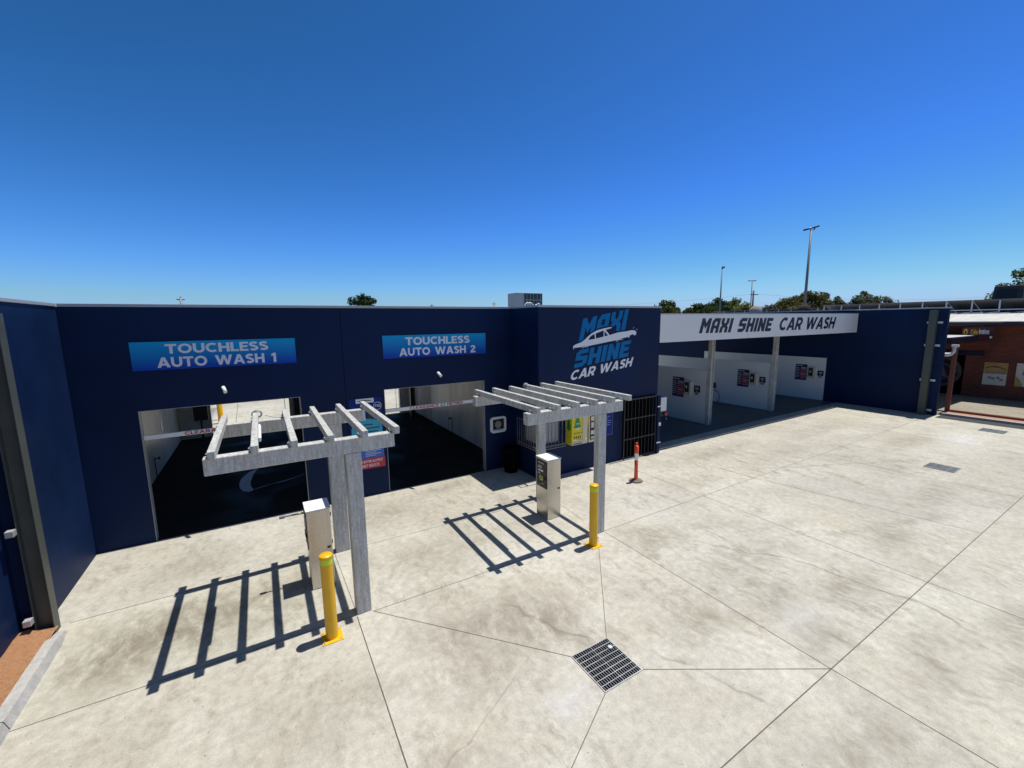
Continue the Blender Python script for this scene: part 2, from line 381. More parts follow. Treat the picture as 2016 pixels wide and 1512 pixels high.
K['signyellow'] = mat('sign_yellow', (.75, .42, .02), .45, 0, .05, 4)
K['green'] = mat('emblem_green', (.02, .28, .05), .45, 0, .05, 4)
K['vendyellow'] = mat('vend_yellow', (.74, .62, .015), .4, 0, .05, 4)
K['cream'] = mat('cream_metal', (.62, .56, .44), .4, .1, .05, 4)
K['blind'] = mat('pale_blind', (.42, .42, .43), .6, 0, .05, 4)
K['glass'] = mat('dark_glass', (.02, .022, .025), .12, 0, .05, 4)
K['pink'] = mat('poster_pink', (.55, .12, .15), .45, 0, .1, 5)
K['bark'] = mat('bark', (.12, .085, .06), .9, 0, .25, 4)
K['leafdark'] = leaf_mat('leaf_dark', (.012, .030, .012), (.055, .085, .025))
K['leafmid'] = leaf_mat('leaf_mid', (.025, .045, .014), (.10, .12, .035))
K['leaflime'] = leaf_mat('leaf_lime', (.06, .085, .014), (.20, .21, .04))
K['leafolive'] = leaf_mat('leaf_olive', (.035, .042, .016), (.13, .12, .045))
K['leafgrey'] = leaf_mat('leaf_grey', (.045, .058, .040), (.14, .15, .10))
K['polegrey'] = mat('pole_grey', (.20, .22, .23), .5, .3, .08, 2)
K['polewood'] = mat('pole_wood', (.10, .075, .055), .85, 0, .2, 3)
K['ventpale'] = mat('vent_pale', (.30, .27, .24), .95, 0, .25, 9, spec=.05)
K['ventdark'] = mat('vent_dark', (.055, .045, .042), .95, 0, .25, 9, spec=.05)
K['coolergrey'] = mat('cooler_grey', (.085, .08, .078), .8, 0, .1, 3, spec=.1)
K['casing'] = mat('casing_grey', (.52, .52, .50), .6, 0, .08, 3)
K['stone'] = mat('grey_vent', (.26, .25, .24), .8, 0, .2, 6)

# ---------------------------------------------------------------- lettering
_tc = {}
def text_geom(s, bold=0.02, space=1.0):
    k = (s, bold, space)
    if k not in _tc:
        cu = bpy.data.curves.new('t', 'FONT'); cu.body = s; cu.offset = bold; cu.resolution_u = 4; cu.space_character = space
        ob = bpy.data.objects.new('t', cu); C.objects.link(ob)
        dg = bpy.context.evaluated_depsgraph_get(); me = bpy.data.meshes.new_from_object(ob.evaluated_get(dg))
        vs = [(v.co.x, v.co.y) for v in me.vertices]; fs = [tuple(p.vertices) for p in me.polygons]
        bpy.data.objects.remove(ob); bpy.data.curves.remove(cu); bpy.data.meshes.remove(me)
        x0 = min(a for a, _ in vs); x1 = max(a for a, _ in vs); y0 = min(c for _, c in vs); y1 = max(c for _, c in vs)
        _tc[k] = ([((a - x0) / (x1 - x0), (c - y0) / (y1 - y0)) for a, c in vs], fs)
    return _tc[k]
def text(mb, s, fn, bold=0.02, mi=0, space=1.0):
    vs, fs = text_geom(s, bold, space)
    return mb.add([fn(a, c) for a, c in vs], fs, mi)
def para(bl, br, tl, y):           # parallelogram on a facade plane (X,Z), at depth y
    return lambda a, c: (bl[0] + (br[0] - bl[0]) * a + (tl[0] - bl[0]) * c, y, bl[1] + (br[1] - bl[1]) * a + (tl[1] - bl[1]) * c)
def rect(x0, x1, z0, z1, y):
    return para((x0, z0), (x1, z0), (x0, z1), y)
def rectx(y0, y1, z0, z1, x):      # on a plane facing -X; a runs from far to near
    return lambda a, c: (x, y0 + (y1 - y0) * a, z0 + (z1 - z0) * c)
T = .27
LET = {
 'M': (.88, [[(0, 0), (0, 1), (.25, 1), (.44, .66), (.63, 1), (.88, 1), (.88, 0), (.61, 0), (.61, .56), (.44, .28), (.27, .56), (.27, 0)]]),
 'A': (.76, [[(0, 0), (0, .78), (.2, 1), (.76, 1), (.76, 0), (.49, 0), (.49, .3), (.27, .3), (.27, 0)], [(.27, .5), (.27, .7), (.33, .77), (.49, .77), (.49, .5)]]),
 'X': (.76, [[(0, 0), (0, .35), (.14, .5), (0, .65), (0, 1), (.27, 1), (.27, .72), (.38, .61), (.49, .72), (.49, 1), (.76, 1), (.76, .65), (.62, .5), (.76, .35), (.76, 0), (.49, 0), (.49, .28), (.38, .39), (.27, .28), (.27, 0)]]),
 'I': (.28, [[(0, 0), (0, 1), (.28, 1), (.28, 0)]]),
 'S': (.74, [[(0, 0), (.5, 0), (.74, .2), (.74, .62), (.28, .62), (.28, .76), (.74, .76), (.74, 1), (.2, 1), (0, .82), (0, .4), (.46, .4), (.46, .24), (0, .24)]]),
 'H': (.76, [[(0, 0), (0, 1), (.27, 1), (.27, .62), (.49, .62), (.49, 1), (.76, 1), (.76, 0), (.49, 0), (.49, .38), (.27, .38), (.27, 0)]]),
 'N': (.76, [[(0, 0), (0, 1), (.25, 1), (.49, .52), (.49, 1), (.76, 1), (.76, 0), (.51, 0), (.27, .48), (.27, 0)]]),
 'E': (.68, [[(0, 0), (0, 1), (.68, 1), (.68, .77), (.27, .77), (.27, .62), (.6, .62), (.6, .39), (.27, .39), (.27, .23), (.68, .23), (.68, 0)]])}
def ribbon(pts, t, closed=False):
    n = len(pts); L = []; R = []
    for i in range(n):
        a = Vector(pts[(i - 1) % n] if closed or i > 0 else pts[i]); b = Vector(pts[(i + 1) % n] if closed or i < n - 1 else pts[i])
        d = (b - a).normalized(); nrm = Vector((-d.y, d.x)) * t / 2; p = Vector(pts[i])
        L.append(tuple(p + nrm)); R.append(tuple(p - nrm))
    return L, R
def arc(cx, cy, rx, ry, a0, a1, n=14):
    return [(cx + rx * math.cos(math.radians(a0 + (a1 - a0) * i / n)), cy + ry * math.sin(math.radians(a0 + (a1 - a0) * i / n))) for i in range(n + 1)]
BT = .225; h_ = BT / 2
SANS = {  # width, polygons (outer + holes), strokes (points, closed)
 'T': (.80, [[[(0, 1), (.8, 1), (.8, .78), (.513, .78), (.513, 0), (.287, 0), (.287, .78), (0, .78)]]], []),
 'O': (1.0, [], [(arc(.5, .5, .5 - h_, .5 - h_ + .01, 0, 345, 23), True)]),
 'U': (.84, [], [([(h_, 1)] + arc(.42, .40, .42 - h_, .40 - h_ + .01, 180, 360) + [(.84 - h_, 1)], False)]),
 'C': (.88, [], [(arc(.5, .5, .5 - h_, .5 - h_ + .01, 48, 312, 20), False)]),
 'H': (.84, [[[(0, 0), (0, 1), (.235, 1), (.235, .61), (.605, .61), (.605, 1), (.84, 1), (.84, 0), (.605, 0), (.605, .39), (.235, .39), (.235, 0)]]], []),
 'L': (.64, [[[(0, 0), (0, 1), (.235, 1), (.235, .21), (.64, .21), (.64, 0)]]], []),
 'E': (.68, [[[(0, 0), (0, 1), (.68, 1), (.68, .80), (.235, .80), (.235, .60), (.62, .60), (.62, .405), (.235, .405), (.235, .20), (.68, .20), (.68, 0)]]], []),
 'S': (.74, [], [(arc(.375, .715, .262, .178, 25, 270, 14) + arc(.36, .288, .268, .178, 90, -150, 14)[1:], False)]),
 'A': (.98, [[[(0, 0), (.36, 1), (.62, 1), (.98, 0), (.72, 0), (.655, .19), (.325, .19), (.26, 0)], [(.395, .385), (.585, .385), (.49, .68)]]], []),
 'W': (1.44, [[[(0, 1), (.26, 1), (.43, .40), (.60, 1), (.84, 1), (1.01, .40), (1.18, 1), (1.44, 1), (1.13, 0), (.90, 0), (.72, .60), (.54, 0), (.31, 0)]]], []),
 '1': (.42, [[[(0, .66), (0, .86), (.22, 1), (.42, 1), (.42, 0), (.175, 0), (.175, .72)]]], []),
 '2': (.74, [[[(.02, 0), (.74, 0), (.74, .20), (.02, .20)]]], [(arc(.36, .70, .26, .195, 165, -35, 12) + [(.14, .20)], False)]),
 'M': (.98, [[[(0, 0), (0, 1), (.25, 1), (.49, .60), (.73, 1), (.98, 1), (.98, 0), (.74, 0), (.74, .62), (.49, .24), (.24, .62), (.24, 0)]]], []),
 'N': (.86, [[[(0, 0), (0, 1), (.23, 1), (.63, .44), (.63, 1), (.86, 1), (.86, 0), (.65, 0), (.235, .58), (.235, 0)]]], []),
 'R': (.82, [[[(0, 0), (0, 1), (.235, 1), (.235, 0)]], [[(.38, .36), (.62, .40), (.82, 0), (.55, 0), (.36, .32)]]], [([(.235, .89)] + arc(.45, .645, .25, .245, 90, -90, 10) + [(.235, .40)], False)]),
 '.': (.24, [[[(0, 0), (0, .24), (.24, .24), (.24, 0)]]], [])}
def sans_text(mb, s, fn, gap=.07, mi=0, word=.38):
    dep = (Vector(fn(1, 0)) - Vector(fn(0, 0))).cross(Vector(fn(0, 1)) - Vector(fn(0, 0))).normalized()
    tot = sum(SANS[c][0] if c != ' ' else word for c in s) + gap * (len(s) - 1); x = 0
    for c in s:
        if c == ' ': x += word + gap; continue
        w, polys, strokes = SANS[c]; k = 0
        g = lambda a, b: Vector(fn((x + a) / tot, b)) + dep * (.0007 * k)
        for loops in polys: mb.flat(loops, g, mi); k += 1
        for pts, closed in strokes:
            L, R = ribbon(pts, BT, closed); n = len(pts); m = n if closed else n - 1
            mb.add([g(*p) for p in L] + [g(*p) for p in R], [(i, (i + 1) % n, n + (i + 1) % n, n + i) for i in range(m)], mi); k += 1
        x += w + gap
    return mb
def block_text(mb, s, fn, gap=.12, mi=0, aspect=1.0):
    tot = sum(LET[c][0] if c != ' ' else .4 for c in s) + gap * (len(s) - 1); x = 0
    for c in s:
        if c == ' ': x += .4 + gap; continue
        w, loops = LET[c]
        mb.flat([[((x + a) / tot, y) for a, y in l] for l in loops], fn, mi); x += w + gap
    return mb

# ================================================================= SETTING
ground = MB().add([(-1500, -1500, -.03), (1500, -1500, -.03), (1500, 1500, -.03), (-1500, 1500, -.03)], [(0, 1, 2, 3)]).build('ground', K['ground'], recalc=False)
tag(ground, kind='structure')

def slabs(name, xs, ys, m, z=0.0, jw=.009, extra=None, tone=.05):
    mb = MB(); tones = []
    for i in range(len(xs) - 1):
        for j in range(len(ys) - 1):
            mb.add([(xs[i], ys[j], z), (xs[i + 1], ys[j], z), (xs[i + 1], ys[j + 1], z), (xs[i], ys[j + 1], z)], [(0, 1, 2, 3)])
            k = 1 + rnd.uniform(-tone, tone); tones.append((k, k * (1 + rnd.uniform(-.008, .008)), k * (1 + rnd.uniform(-.02, .012))))
    z2 = z + .003
    for sx0, sy0, sx1, sy1, w in (extra or []):
        d = Vector((sx1 - sx0, sy1 - sy0)); d.normalize(); p = Vector((-d.y, d.x)) * w / 2
        mb.add([(sx0 + p.x, sy0 + p.y, z2), (sx1 + p.x, sy1 + p.y, z2), (sx1 - p.x, sy1 - p.y, z2), (sx0 - p.x, sy0 - p.y, z2)], [(0, 1, 2, 3)], 1); tones.append((1, 1, 1))
    o = mb.build(name, [m, K['joint']], recalc=False)
    me = o.data; ca = me.color_attributes.new('tone', 'FLOAT_COLOR', 'CORNER')
    for p, tn in zip(me.polygons, tones):
        for li in p.loop_indices: ca.data[li].color = (*tn, 1)
    for p in me.polygons:
        if p.normal.z < 0: p.flip()
    return tag(o, kind='structure')
J = .0085
yx = [-3.06, .88, 5.77, 9.09, 11.5, 15.25, 20.45, 25.6]
yy = [-16, -8, -2.0, 2.0, 6.12, 8.24, 10.65]
je = [(-2.78, 8.24, .80, 8.24, J), (1.0, 8.2, 5.77, 8.05, .008), (-2.70, 6.23, .9, 6.16, J), (1.12, 6.12, 5.6, 6.09, J), (5.79, 6.10, 25.4, 6.18, .009), (3.2, 2.0, 25.6, 2.0, .011), (-2.7, 2.0, .86, 2.0, J), (.86, 2.02, 2.5, 2.0, J),
      (.875, 8.2, .905, 6.2, J), (.895, 6.13, .85, -8, .013), (5.83, 7.7, 5.75, 6.7, .008), (5.79, 6.07, 5.757, 2.0, .0085), (5.757, 2.0, 5.9, -8, .0085), (9.094, 9.15, 9.09, -8, .008), (11.0, 9.0, 11.36, 6.1, .009), (11.36, 6.1, 12.14, 2.0, .009), (15.1, 6.1, 15.3, 1.9, .007), (20.4, 9.0, 20.3, 2.0, .007),
      (1.13, 6.12, 3.127, 3.85, J), (5.5, 5.95, 3.744, 3.846, J), (3.762, 3.222, 5.757, 2.002, J), (3.12, 3.206, .9, 2.05, J)]
yard = slabs('concrete_yard', yx, yy, K['yard'], 0, extra=je)
back_yard = slabs('rear_pavement', [-12, -1.9, 3, 8, 30], [20.21, 26, 32, 40], K['yard'], 0, extra=[(-1.2, 20.3, -1.6, 39, .02), (3, 20.3, 3, 39, .02)])
wash_floor = slabs('wash_floor', [-2.9, 6.27], [10.80, 20.0], K['wet'], 0.001, extra=None)
wash_strip = slabs('doorway_floor', [-2.9, 6.27], [10.651, 10.80], K['wet'], 0.0, extra=None)
bay_floor = slabs('wash_bay_floor', [11.0, 15.6, 20.45, 25.27], [9.78, 13.5, 17.5], K['bay'], 0.004)
bay_back = slabs('rear_bay_pavement', [8.1, 25.27], [17.51, 20.2], K['yard'], 0.0)
# strip of red paving, kerb edge, dark strip and patio of the neighbouring property
edge = MB().box(25.58, 25.74, -8, 5.95, -.02, .10).build('kerb_edge', K['kerb']); tag(edge, kind='structure')
K['darkstrip'] = concrete('darkstrip', (.060, .060, .062), (.045, .045, .046), False)
dst = slabs('dark_strip', [24.78, 25.575], [-8, 0, 5.95], K['darkstrip'], .005)  # long dark grey strip along the yard edge
pav = slabs('paving_strip', [25.74, 26.62], [-8, 6.1], K['pave'], .03); 
pb = MB().box(26.62, 26.82, -8, 5.95, 0, .12).build('step_shade_border', K['brown']); tag(pb, kind='structure')  # raised edge; its dark brown paints in the step's shade line
pat = slabs('patio', [26.82, 33.0], [-8, 3, 12], K['patio'], .02)
dirt = MB()
nx, ny = 5, 60
vs = []
for j in range(ny + 1):
    y = 8.06 - j * .2
    for i in range(nx + 1):
        x = -2.83 - i * .09
        vs.append((x, y, .09 + .018 * i + rnd.uniform(-.012, .02)))
dirt.add(vs, [(j * (nx + 1) + i, j * (nx + 1) + i + 1, (j + 1) * (nx + 1) + i + 1, (j + 1) * (nx + 1) + i) for j in range(ny) for i in range(nx)], 0, True)
tag(dirt.build('red_dirt', K['dirt']), kind='structure')

# ---- kerb at the left edge of the yard, two lengths with a joint
def kerb(y0, y1, nose, label):
    k = MB()
    pr = lambda y, h, d=0: [(-2.70 - d * 0, y, 0), (-2.74, y, h), (-2.86, y, h), (-2.86, y, -.02)]
    a = pr(y0, .12); bb = pr(y1 - .35, .12) if nose else pr(y1, .12)
    k.add(a + bb, [(0, 1, 2, 3), (4, 7, 6, 5), (0, 4, 5, 1), (1, 5, 6, 2), (2, 6, 7, 3)])
    if nose:
        c = [(-2.735, y1 - .02, 0), (-2.755, y1 - .02, .03), (-2.86, y1, .03), (-2.86, y1, -.02)]
        k.add(bb + c, [(0, 4, 5, 1), (1, 5, 6, 2), (2, 6, 7, 3), (4, 7, 6, 5)])
    o = k.build('kerb', K['kerb'])
    return tag(o, label, 'kerb')
kerb(6.265, 8.03, True, 'pale concrete kerb with a tapered nose beside the red dirt and the steel column')
kerb(-4.0, 6.25, False, 'pale concrete kerb length nearest the camera, cut off by the photo\'s left edge')

# ================================================================= LEFT PRECAST WALL
lw = thing('precast_wall', (-3.1, 8, 0), 'sunlit blue precast wall running towards the camera at the far left', 'wall')
MB().box(-3.25, -3.05, 8.14, 10.618, -.02, 4.70).box(-3.40, -3.20, -4, 8.13, -.02, 4.70).build('wall_panel', K['navy'], lw, .004)
MB().box(-3.27, -3.03, 8.141, 10.58, 4.70, 4.755).box(-3.42, -3.18, -4, 8.13, 4.70, 4.755).build('capping', K['cap'], lw, .004)
def ibeam(mb, x0, x1, y0, y1, z0, z1, tf=.012, tw=.009):   # flanges face +-X, web in the XZ plane
    ym = (y0 + y1) / 2
    mb.box(x0, x0 + tf, y0, y1, z0, z1).box(x1 - tf, x1, y0, y1, z0, z1).box(x0 + tf, x1 - tf, ym - tw / 2, ym + tw / 2, z0, z1)
    return mb
lc = thing('steel_column', (-2.96, 8.1, 0), 'dark grey steel column against the sunlit blue wall, behind the kerb', 'column')
ibeam(MB(), -3.05, -2.86, 8.03, 8.21, 0, 4.52).build('column_shaft', K['steelgrey'], lc, .003)
for z in (.26, 1.57, 3.05):
    MB().box(-3.125, -3.042, 7.935, 8.029, z, z + .085).build('bracket', K['zinc'], lc, .004)

# ================================================================= CAR WASH BUILDING
bld = thing('car_wash_building', (1.6, 10.6, 0), 'long navy car wash building with two drive-through openings, projecting office and white canopy', 'building')
YF = 10.62; YB = 9.204; XI = 6.295; XB = 10.98; H = 4.70
def wall_xz(mb, xs, zs, holes, y0, y1, mi=0):
    for i in range(len(xs) - 1):
        for j in range(len(zs) - 1):
            cxm = (xs[i] + xs[i + 1]) / 2; czm = (zs[j] + zs[j + 1]) / 2
            if any(a < cxm < b_ and c < czm < d for a, b_, c, d in holes): continue
            mb.box(xs[i], xs[i + 1], y0, y1, zs[j], zs[j + 1], mi)
    return mb
O1 = (-2.157, .682, -1, 2.70); O2 = (2.568, 5.395, -1, 2.69)
fw = MB()
wall_xz(fw, [-3.20, O1[0], O1[1], 1.648], [0, 2.70, H], [O1], YF, YF + .18)
wall_xz(fw, [1.664, O2[0], O2[1], XI], [0, 2.69, H], [O2], YF, YF + .18)
fw.box(1.648, 1.664, YF + .02, YF + .16, 0, H)
fw.build('facade_wall', K['navy'], bld)
for o_ in (O1, O2):      # steel trim round each opening
    x0, x1, _, zt = o_
    MB().box(x0 + .001, x0 + .012, YF + .004, YF + .184, 0, zt).box(x1 - .012, x1 - .001, YF + .004, YF + .184, 0, zt).box(x0 + .012, x1 - .012, YF + .004, YF + .184, zt - .012, zt - .001).build('opening_trim', K['trim'], bld)
MB().box(-3.03, XI - .03, YF - .025, YF + .21, H, 4.755).build('capping', K['cap'], bld, .004)
# office block
ow = MB()
wall_xz(ow, [XI, 7.0, 9.42, 10.82, XB], [0, .96, 1.60, 1.95, H], [(XI, 7.0, .96, 1.60), (9.42, 10.82, -1, 1.95)], YB, YB + .16)
ow.box(XI, XI + .16, YB + .16, 9.95, 0, .96).box(XI, XI + .16, YB + .16, 9.95, 1.60, H).box(XI, XI + .16, 9.95, 20, 0, H)
ow.box(XB - .16, XB, YB + .16, 17.5, 0, H)
ow.build('office_wall', K['navy'], bld)
MB().box(XI - .025, XB + .025, YB - .025, YB + .19, H, 4.755).box(XI - .025, XI + .19, YB + .19, YF + .25, H, 4.755).box(XB - .18, XB + .02, YB + .19, 17.5, H, 4.75).build('capping', K['cap'], bld, .004)
MB().box(9.43, 10.81, YB + .10, YB + .12, 0, 1.945).box(XI + .3, 9.4, YB + 1.0, YB + 1.02, 0, 4.2).build('shade_backing', K['dark'], bld)  # near-black sheets painted as the unlit depth behind gate and window
# corner window
wnd = MB().box(XI + .04, 7.0, YB + .06, YB + .08, .96, 1.60).box(XI + .05, XI + .07, YB + .09, 9.95, .96, 1.60).build('window', K['blind'], bld)
wl = MB()
for i in range(7):
    z = 1.0 + i * .09
for x in [6.42, 6.54, 6.66, 6.78, 6.9]: wl.box(x - .004, x + .004, YB + .045, YB + .055, .97, 1.59)
wl.build('blind_slat', K['trim'], wnd)
# rear and side walls, roof, lining panels
rw = MB()
wall_xz(rw, [-3.05, -1.90, .84, 2.55, 5.56, XI], [0, 4.1, H], [(-1.90, .84, -1, 4.1), (2.55, 5.56, -1, 4.1)], 20.0, 20.2)  # unseen tops of the rear openings raised to let more light inside
rw.box(-3.10, -2.94, YF + .18, 20.0, 0, H)
rw.build('rear_wall', K['lining'], bld)
for (y0, y1) in ((10.81, 12.9), (12.92, 15.2), (15.22, 17.5), (17.52, 19.98)):
    MB().box(-2.938, -2.90, y0, y1, .02, 4.0).build('lining_panel', K['lining'], bld)
    MB().box(XI - .03, XI - .002, y0, y1, .02, 4.0).build('lining_panel', K['lining'], bld)
MB().box(5.72, 5.92, 18.75, 18.95, 0, 4.2).build('steel_post', K['blackmetal'], bld); MB().box(.99, 1.20, 19.7, 19.95, 0, 4.2).build('steel_post', K['blackmetal'], bld)
MB().box(-3.04, XI, YF + .19, 20.2, 4.20, 4.30).box(XI + .16, XB - .16, YB + .17, 17.5, 4.20, 4.30).build('roof', K['roofgrey'], bld)
# bay canopy
MB().box(XB + .025, 25.20, YB + .006, YB + .09, 3.605, 4.50).build('fascia', K['fascia'], bld, .004)
MB().box(XB + .026, 25.22, YB - .004, YB + .12, 4.50, 4.535).build('capping', K['cap'], bld)
for x in (15.9, 20.4): MB().box(x, x + .006, YB + .0035, YB + .0055, 3.61, 4.49).build('fascia_joint', K['trim'], bld)
MB().box(XB + .005, 25.25, YB + .13, 17.5, 4.15, 4.25).build('canopy_roof', K['navy_in'], bld)
for x in (15.66, 20.46):
    p = MB(); ibeam(p, x - .10, x + .10, 10.42, 10.58, 0, 4.15, .014, .01); p.build('canopy_post', K['galv'], bld)
for x in (15.60, 20.45):
    pr_ = MB().box(x - .03, x + .03, 10.60, 14.05, .02, 2.26).box(x - .03, x + .03, 14.06, 17.4, .02, 2.26).build('partition', K['panel'], bld)
MB().box(25.17, 25.262, 10.40, 17.4, .02, 2.26).build('partition', K['panel'], bld)
MB().box(11.02, 11.06, 14.6, 14.75, 0, 4.1).build('canopy_post', K['blackmetal'], bld)

# ---- right boundary wall
rwl = thing('precast_wall', (25.3, 8, 0), 'navy precast wall in shade at the right end of the wash bays', 'wall')
MB().box(25.275, 25.45, 6.06, 34, -.02, 4.66).build('wall_panel', K['navy'], rwl, .004)
MB().box(25.25, 25.475, 6.03, 34, 4.66, 4.715).build('capping', K['cap'], rwl, .004)
rc = thing('steel_column', (25.2, 6.5, 0), 'grey green steel column bracketed to the shaded navy wall beside the brick shop', 'column')
ibeam(MB(), 25.06, 25.262, 6.37, 6.62, 0, 4.60, .014, .01).box(25.02, 25.26, 6.33, 6.66, .004, .10).build('column_shaft', K['steelgrey'], rc, .003)
for z in (.17, 1.50, 3.03, 4.02):
    MB().box(25.225, 25.270, 6.20, 6.36, z, z + .09).build('bracket', K['zinc'], rc, .003)
    if z > 1: MB().box(25.225, 25.270, 6.63, 6.71, z, z + .09).build('bracket', K['zinc'], rc, .003)

# ================================================================= SIGNS ON THE BUILDING
def banner(x0, x1, z0, z1, l1, l2, r1, r2, label):
    s = thing('wall_sign', ((x0 + x1) / 2, YF - .02, 0), label, 'sign', 'blue gradient signs over the drive-through openings')
    MB().box(x0, x1, YF - .016, YF - .001, z0, z1).build('sign_panel', K['sign1'], s)
    a = MB(); sans_text(a, l1, rect(*r1, YF - .0195)); sans_text(a, l2, rect(*r2, YF - .0195), word=.5)
    a.build('lettering', K['letterwhite'], s, recalc=False)
banner(-2.143, .668, 3.484, 4.034, 'TOUCHLESS', 'AUTO WASH 1', (-1.615, .145, 3.795, 3.985), (-1.765, .275, 3.528, 3.728), 'wide blue sign over the left drive-through opening, its lettering ending in 1')
banner(2.597, 5.452, 3.46, 4.03, 'TOUCHLESS', 'AUTO WASH 2', (3.17, 4.96, 3.775, 3.975), (3.0, 5.13, 3.505, 3.705), 'wide blue sign over the second drive-through opening, its lettering ending in 2')

lg = thing('wall_logo', (8.65, YB - .01, 0), 'blue and white painted logo with a white car silhouette on the office front', 'logo')
YL = YB - .006
a = MB(); block_text(a, 'MAXI', para((7.655, 3.76), (9.43, 4.04), (7.805, 4.39), YL), .10); a.build('lettering', K['letterblue'], lg, recalc=False)
a = MB(); block_text(a, 'SHINE', para((7.485, 3.02), (9.595, 3.245), (7.60, 3.51), YL), .09); a.build('lettering', K['letterblue'], lg, recalc=False)
a = MB(); sans_text(a, 'CAR WASH', para((7.345, 2.675), (9.735, 2.935), (7.44, 2.95), YL)); a.build('lettering', K['letterwhite'], lg, recalc=False)
CAR_O = [(7.449, 3.639), (7.54, 3.683), (7.725, 3.731), (7.858, 3.799), (7.992, 3.899), (8.128, 3.979), (8.321, 4.058), (8.574, 4.106), (8.804, 4.138), (8.915, 4.132), (8.863, 4.107), (8.647, 4.069), (8.811, 3.908), (9.134, 3.976), (9.467, 4.001), (9.714, 4.033), (9.841, 4.022), (9.913, 3.969), (9.894, 3.89), (9.841, 3.869), (9.766, 3.912), (9.627, 3.875), (9.605, 3.791), (9.572, 3.837), (9.367, 3.805), (9.216, 3.781), (9.111, 3.754), (8.729, 3.711), (8.011, 3.623), (7.861, 3.629), (7.767, 3.606), (7.475, 3.587), (7.465, 3.522)]
WINS = [[(8.0, 3.791), (8.047, 3.866), (8.129, 3.92), (8.225, 3.956), (8.248, 3.818)], [(8.267, 3.967), (8.57, 4.049), (8.58, 3.872), (8.287, 3.823)], [(8.599, 4.031), (8.753, 3.899), (8.614, 3.877)]]
ARCH = [[(9.059, 3.695), (9.097, 3.737), (9.186, 3.771), (9.291, 3.779), (9.368, 3.761), (9.292, 3.759), (9.186, 3.752), (9.112, 3.719)], [(7.754, 3.565), (7.794, 3.6), (7.874, 3.624), (7.956, 3.617), (8.011, 3.591), (7.943, 3.598), (7.875, 3.601), (7.813, 3.587)]]
cf = lambda y: (lambda x, z: (x, y, z))
# a navy keyline of wall paint stands just proud of the blue letters, the white car proud of that
key = MB()
hull = [(x, z) for x, z in [(7.42, 3.60), (7.44, 3.69), (7.72, 3.765), (7.85, 3.83), (8.0, 3.945), (8.13, 4.015), (8.32, 4.10), (8.574, 4.15), (8.80, 4.18), (8.95, 4.165), (9.02, 4.05), (9.134, 4.015), (9.467, 4.045), (9.714, 4.075), (9.86, 4.06), (9.96, 3.98), (9.93, 3.84), (9.62, 3.76), (9.37, 3.74), (9.35, 3.71), (9.1, 3.68), (8.73, 3.66), (8.05, 3.575), (7.80, 3.545), (7.45, 3.50)]]
key.flat([hull], cf(YB - .009)); key.build('emblem_outline', K['navy'], lg, recalc=False)
a = MB(); a.flat([CAR_O] + WINS, cf(YB - .012))
for q in ARCH: a.flat([q], cf(YB - .0125))
for (x, z) in ((9.79, 4.10), (9.93, 4.05)): a.flat([[(x - .03, z), (x, z + .006), (x + .03, z), (x, z - .006)]], cf(YB - .0125)).flat([[(x - .006, z), (x, z + .03), (x + .006, z), (x, z - .03)]], cf(YB - .014))
a.build('car_emblem', K['letterwhite'], lg, recalc=False)

fl = thing('fascia_lettering', (18, YB, 0), 'dark navy slanted lettering along the white canopy fascia', 'lettering')
a = MB(); block_text(a, 'MAXI', para((12.96, 3.855), (14.77, 3.845), (13.13, 4.365), YB - .001), .13)
block_text(a, 'SHINE', para((15.19, 3.845), (17.43, 3.83), (15.36, 4.36), YB - .001), .11); a.build('lettering', K['letternavy'], fl, recalc=False)
a = MB(); sans_text(a, 'CAR WASH', para((18.0, 3.84), (22.72, 3.835), (18.2, 4.36), YB - .001)); a.build('lettering', K['letternavy'], fl, recalc=False)

def clearance(x0, x1, z0, z1, t0, t1, label):
    s = thing('clearance_bar', ((x0 + x1) / 2, YF + .09, 0), label, 'clearance bar', 'clearance bars hung across the openings')
    MB().box(x0, x1, YF + .07, YF + .11, z0, z1).build('bar', K['white'], s, .006)
    a = MB(); w = t1 - t0; fn = lambda p, q: rect(p, q, z0 + .012, z1 - .012, YF + .067)
    sans_text(a, 'CLEARANCE', fn(t0, t0 + w * .53)); sans_text(a, 'METRES', fn(t0 + w * .69, t1))
    a.build('lettering', K['darkred'], s, recalc=False)
    a = MB(); sans_text(a, '2.1', fn(t0 + w * .56, t0 + w * .65)); a.build('lettering', K['posterblue'], s, recalc=False)
    for x in (x0 + .3, x1 - .3): MB().cyl((x, YF + .09, z1), (x, YF + .09, 2.68), .006, n=6).build('hanger', K['zinc'], s)
clearance(-2.14, .66, 2.10, 2.19, -1.49, .02, 'white clearance bar across the left opening, half hidden by the near pergola')
clearance(2.585, 5.38, 2.07, 2.165, 3.22, 4.74, 'white clearance bar across the second opening with all its red lettering in view')

def bullet(x, z, label):
    s = thing('security_camera', (x, YF, z), label, 'camera', 'white bullet cameras over the openings')
    MB().cyl((x, YF - .001, z + .02), (x, YF - .05, z + .02), .03, n=14).build('mount', K['white'], s)
    MB().cyl((x - .005, YF - .04, z + .035), (x + .035, YF - .17, z - .055), .035, n=14).build('camera_body', K['white'], s)
bullet(-.74, 3.02, 'small white bullet camera above the left opening, under the sign ending in 1')
bullet(4.0, 2.985, 'small white bullet camera above the second opening, under the sign ending in 2')

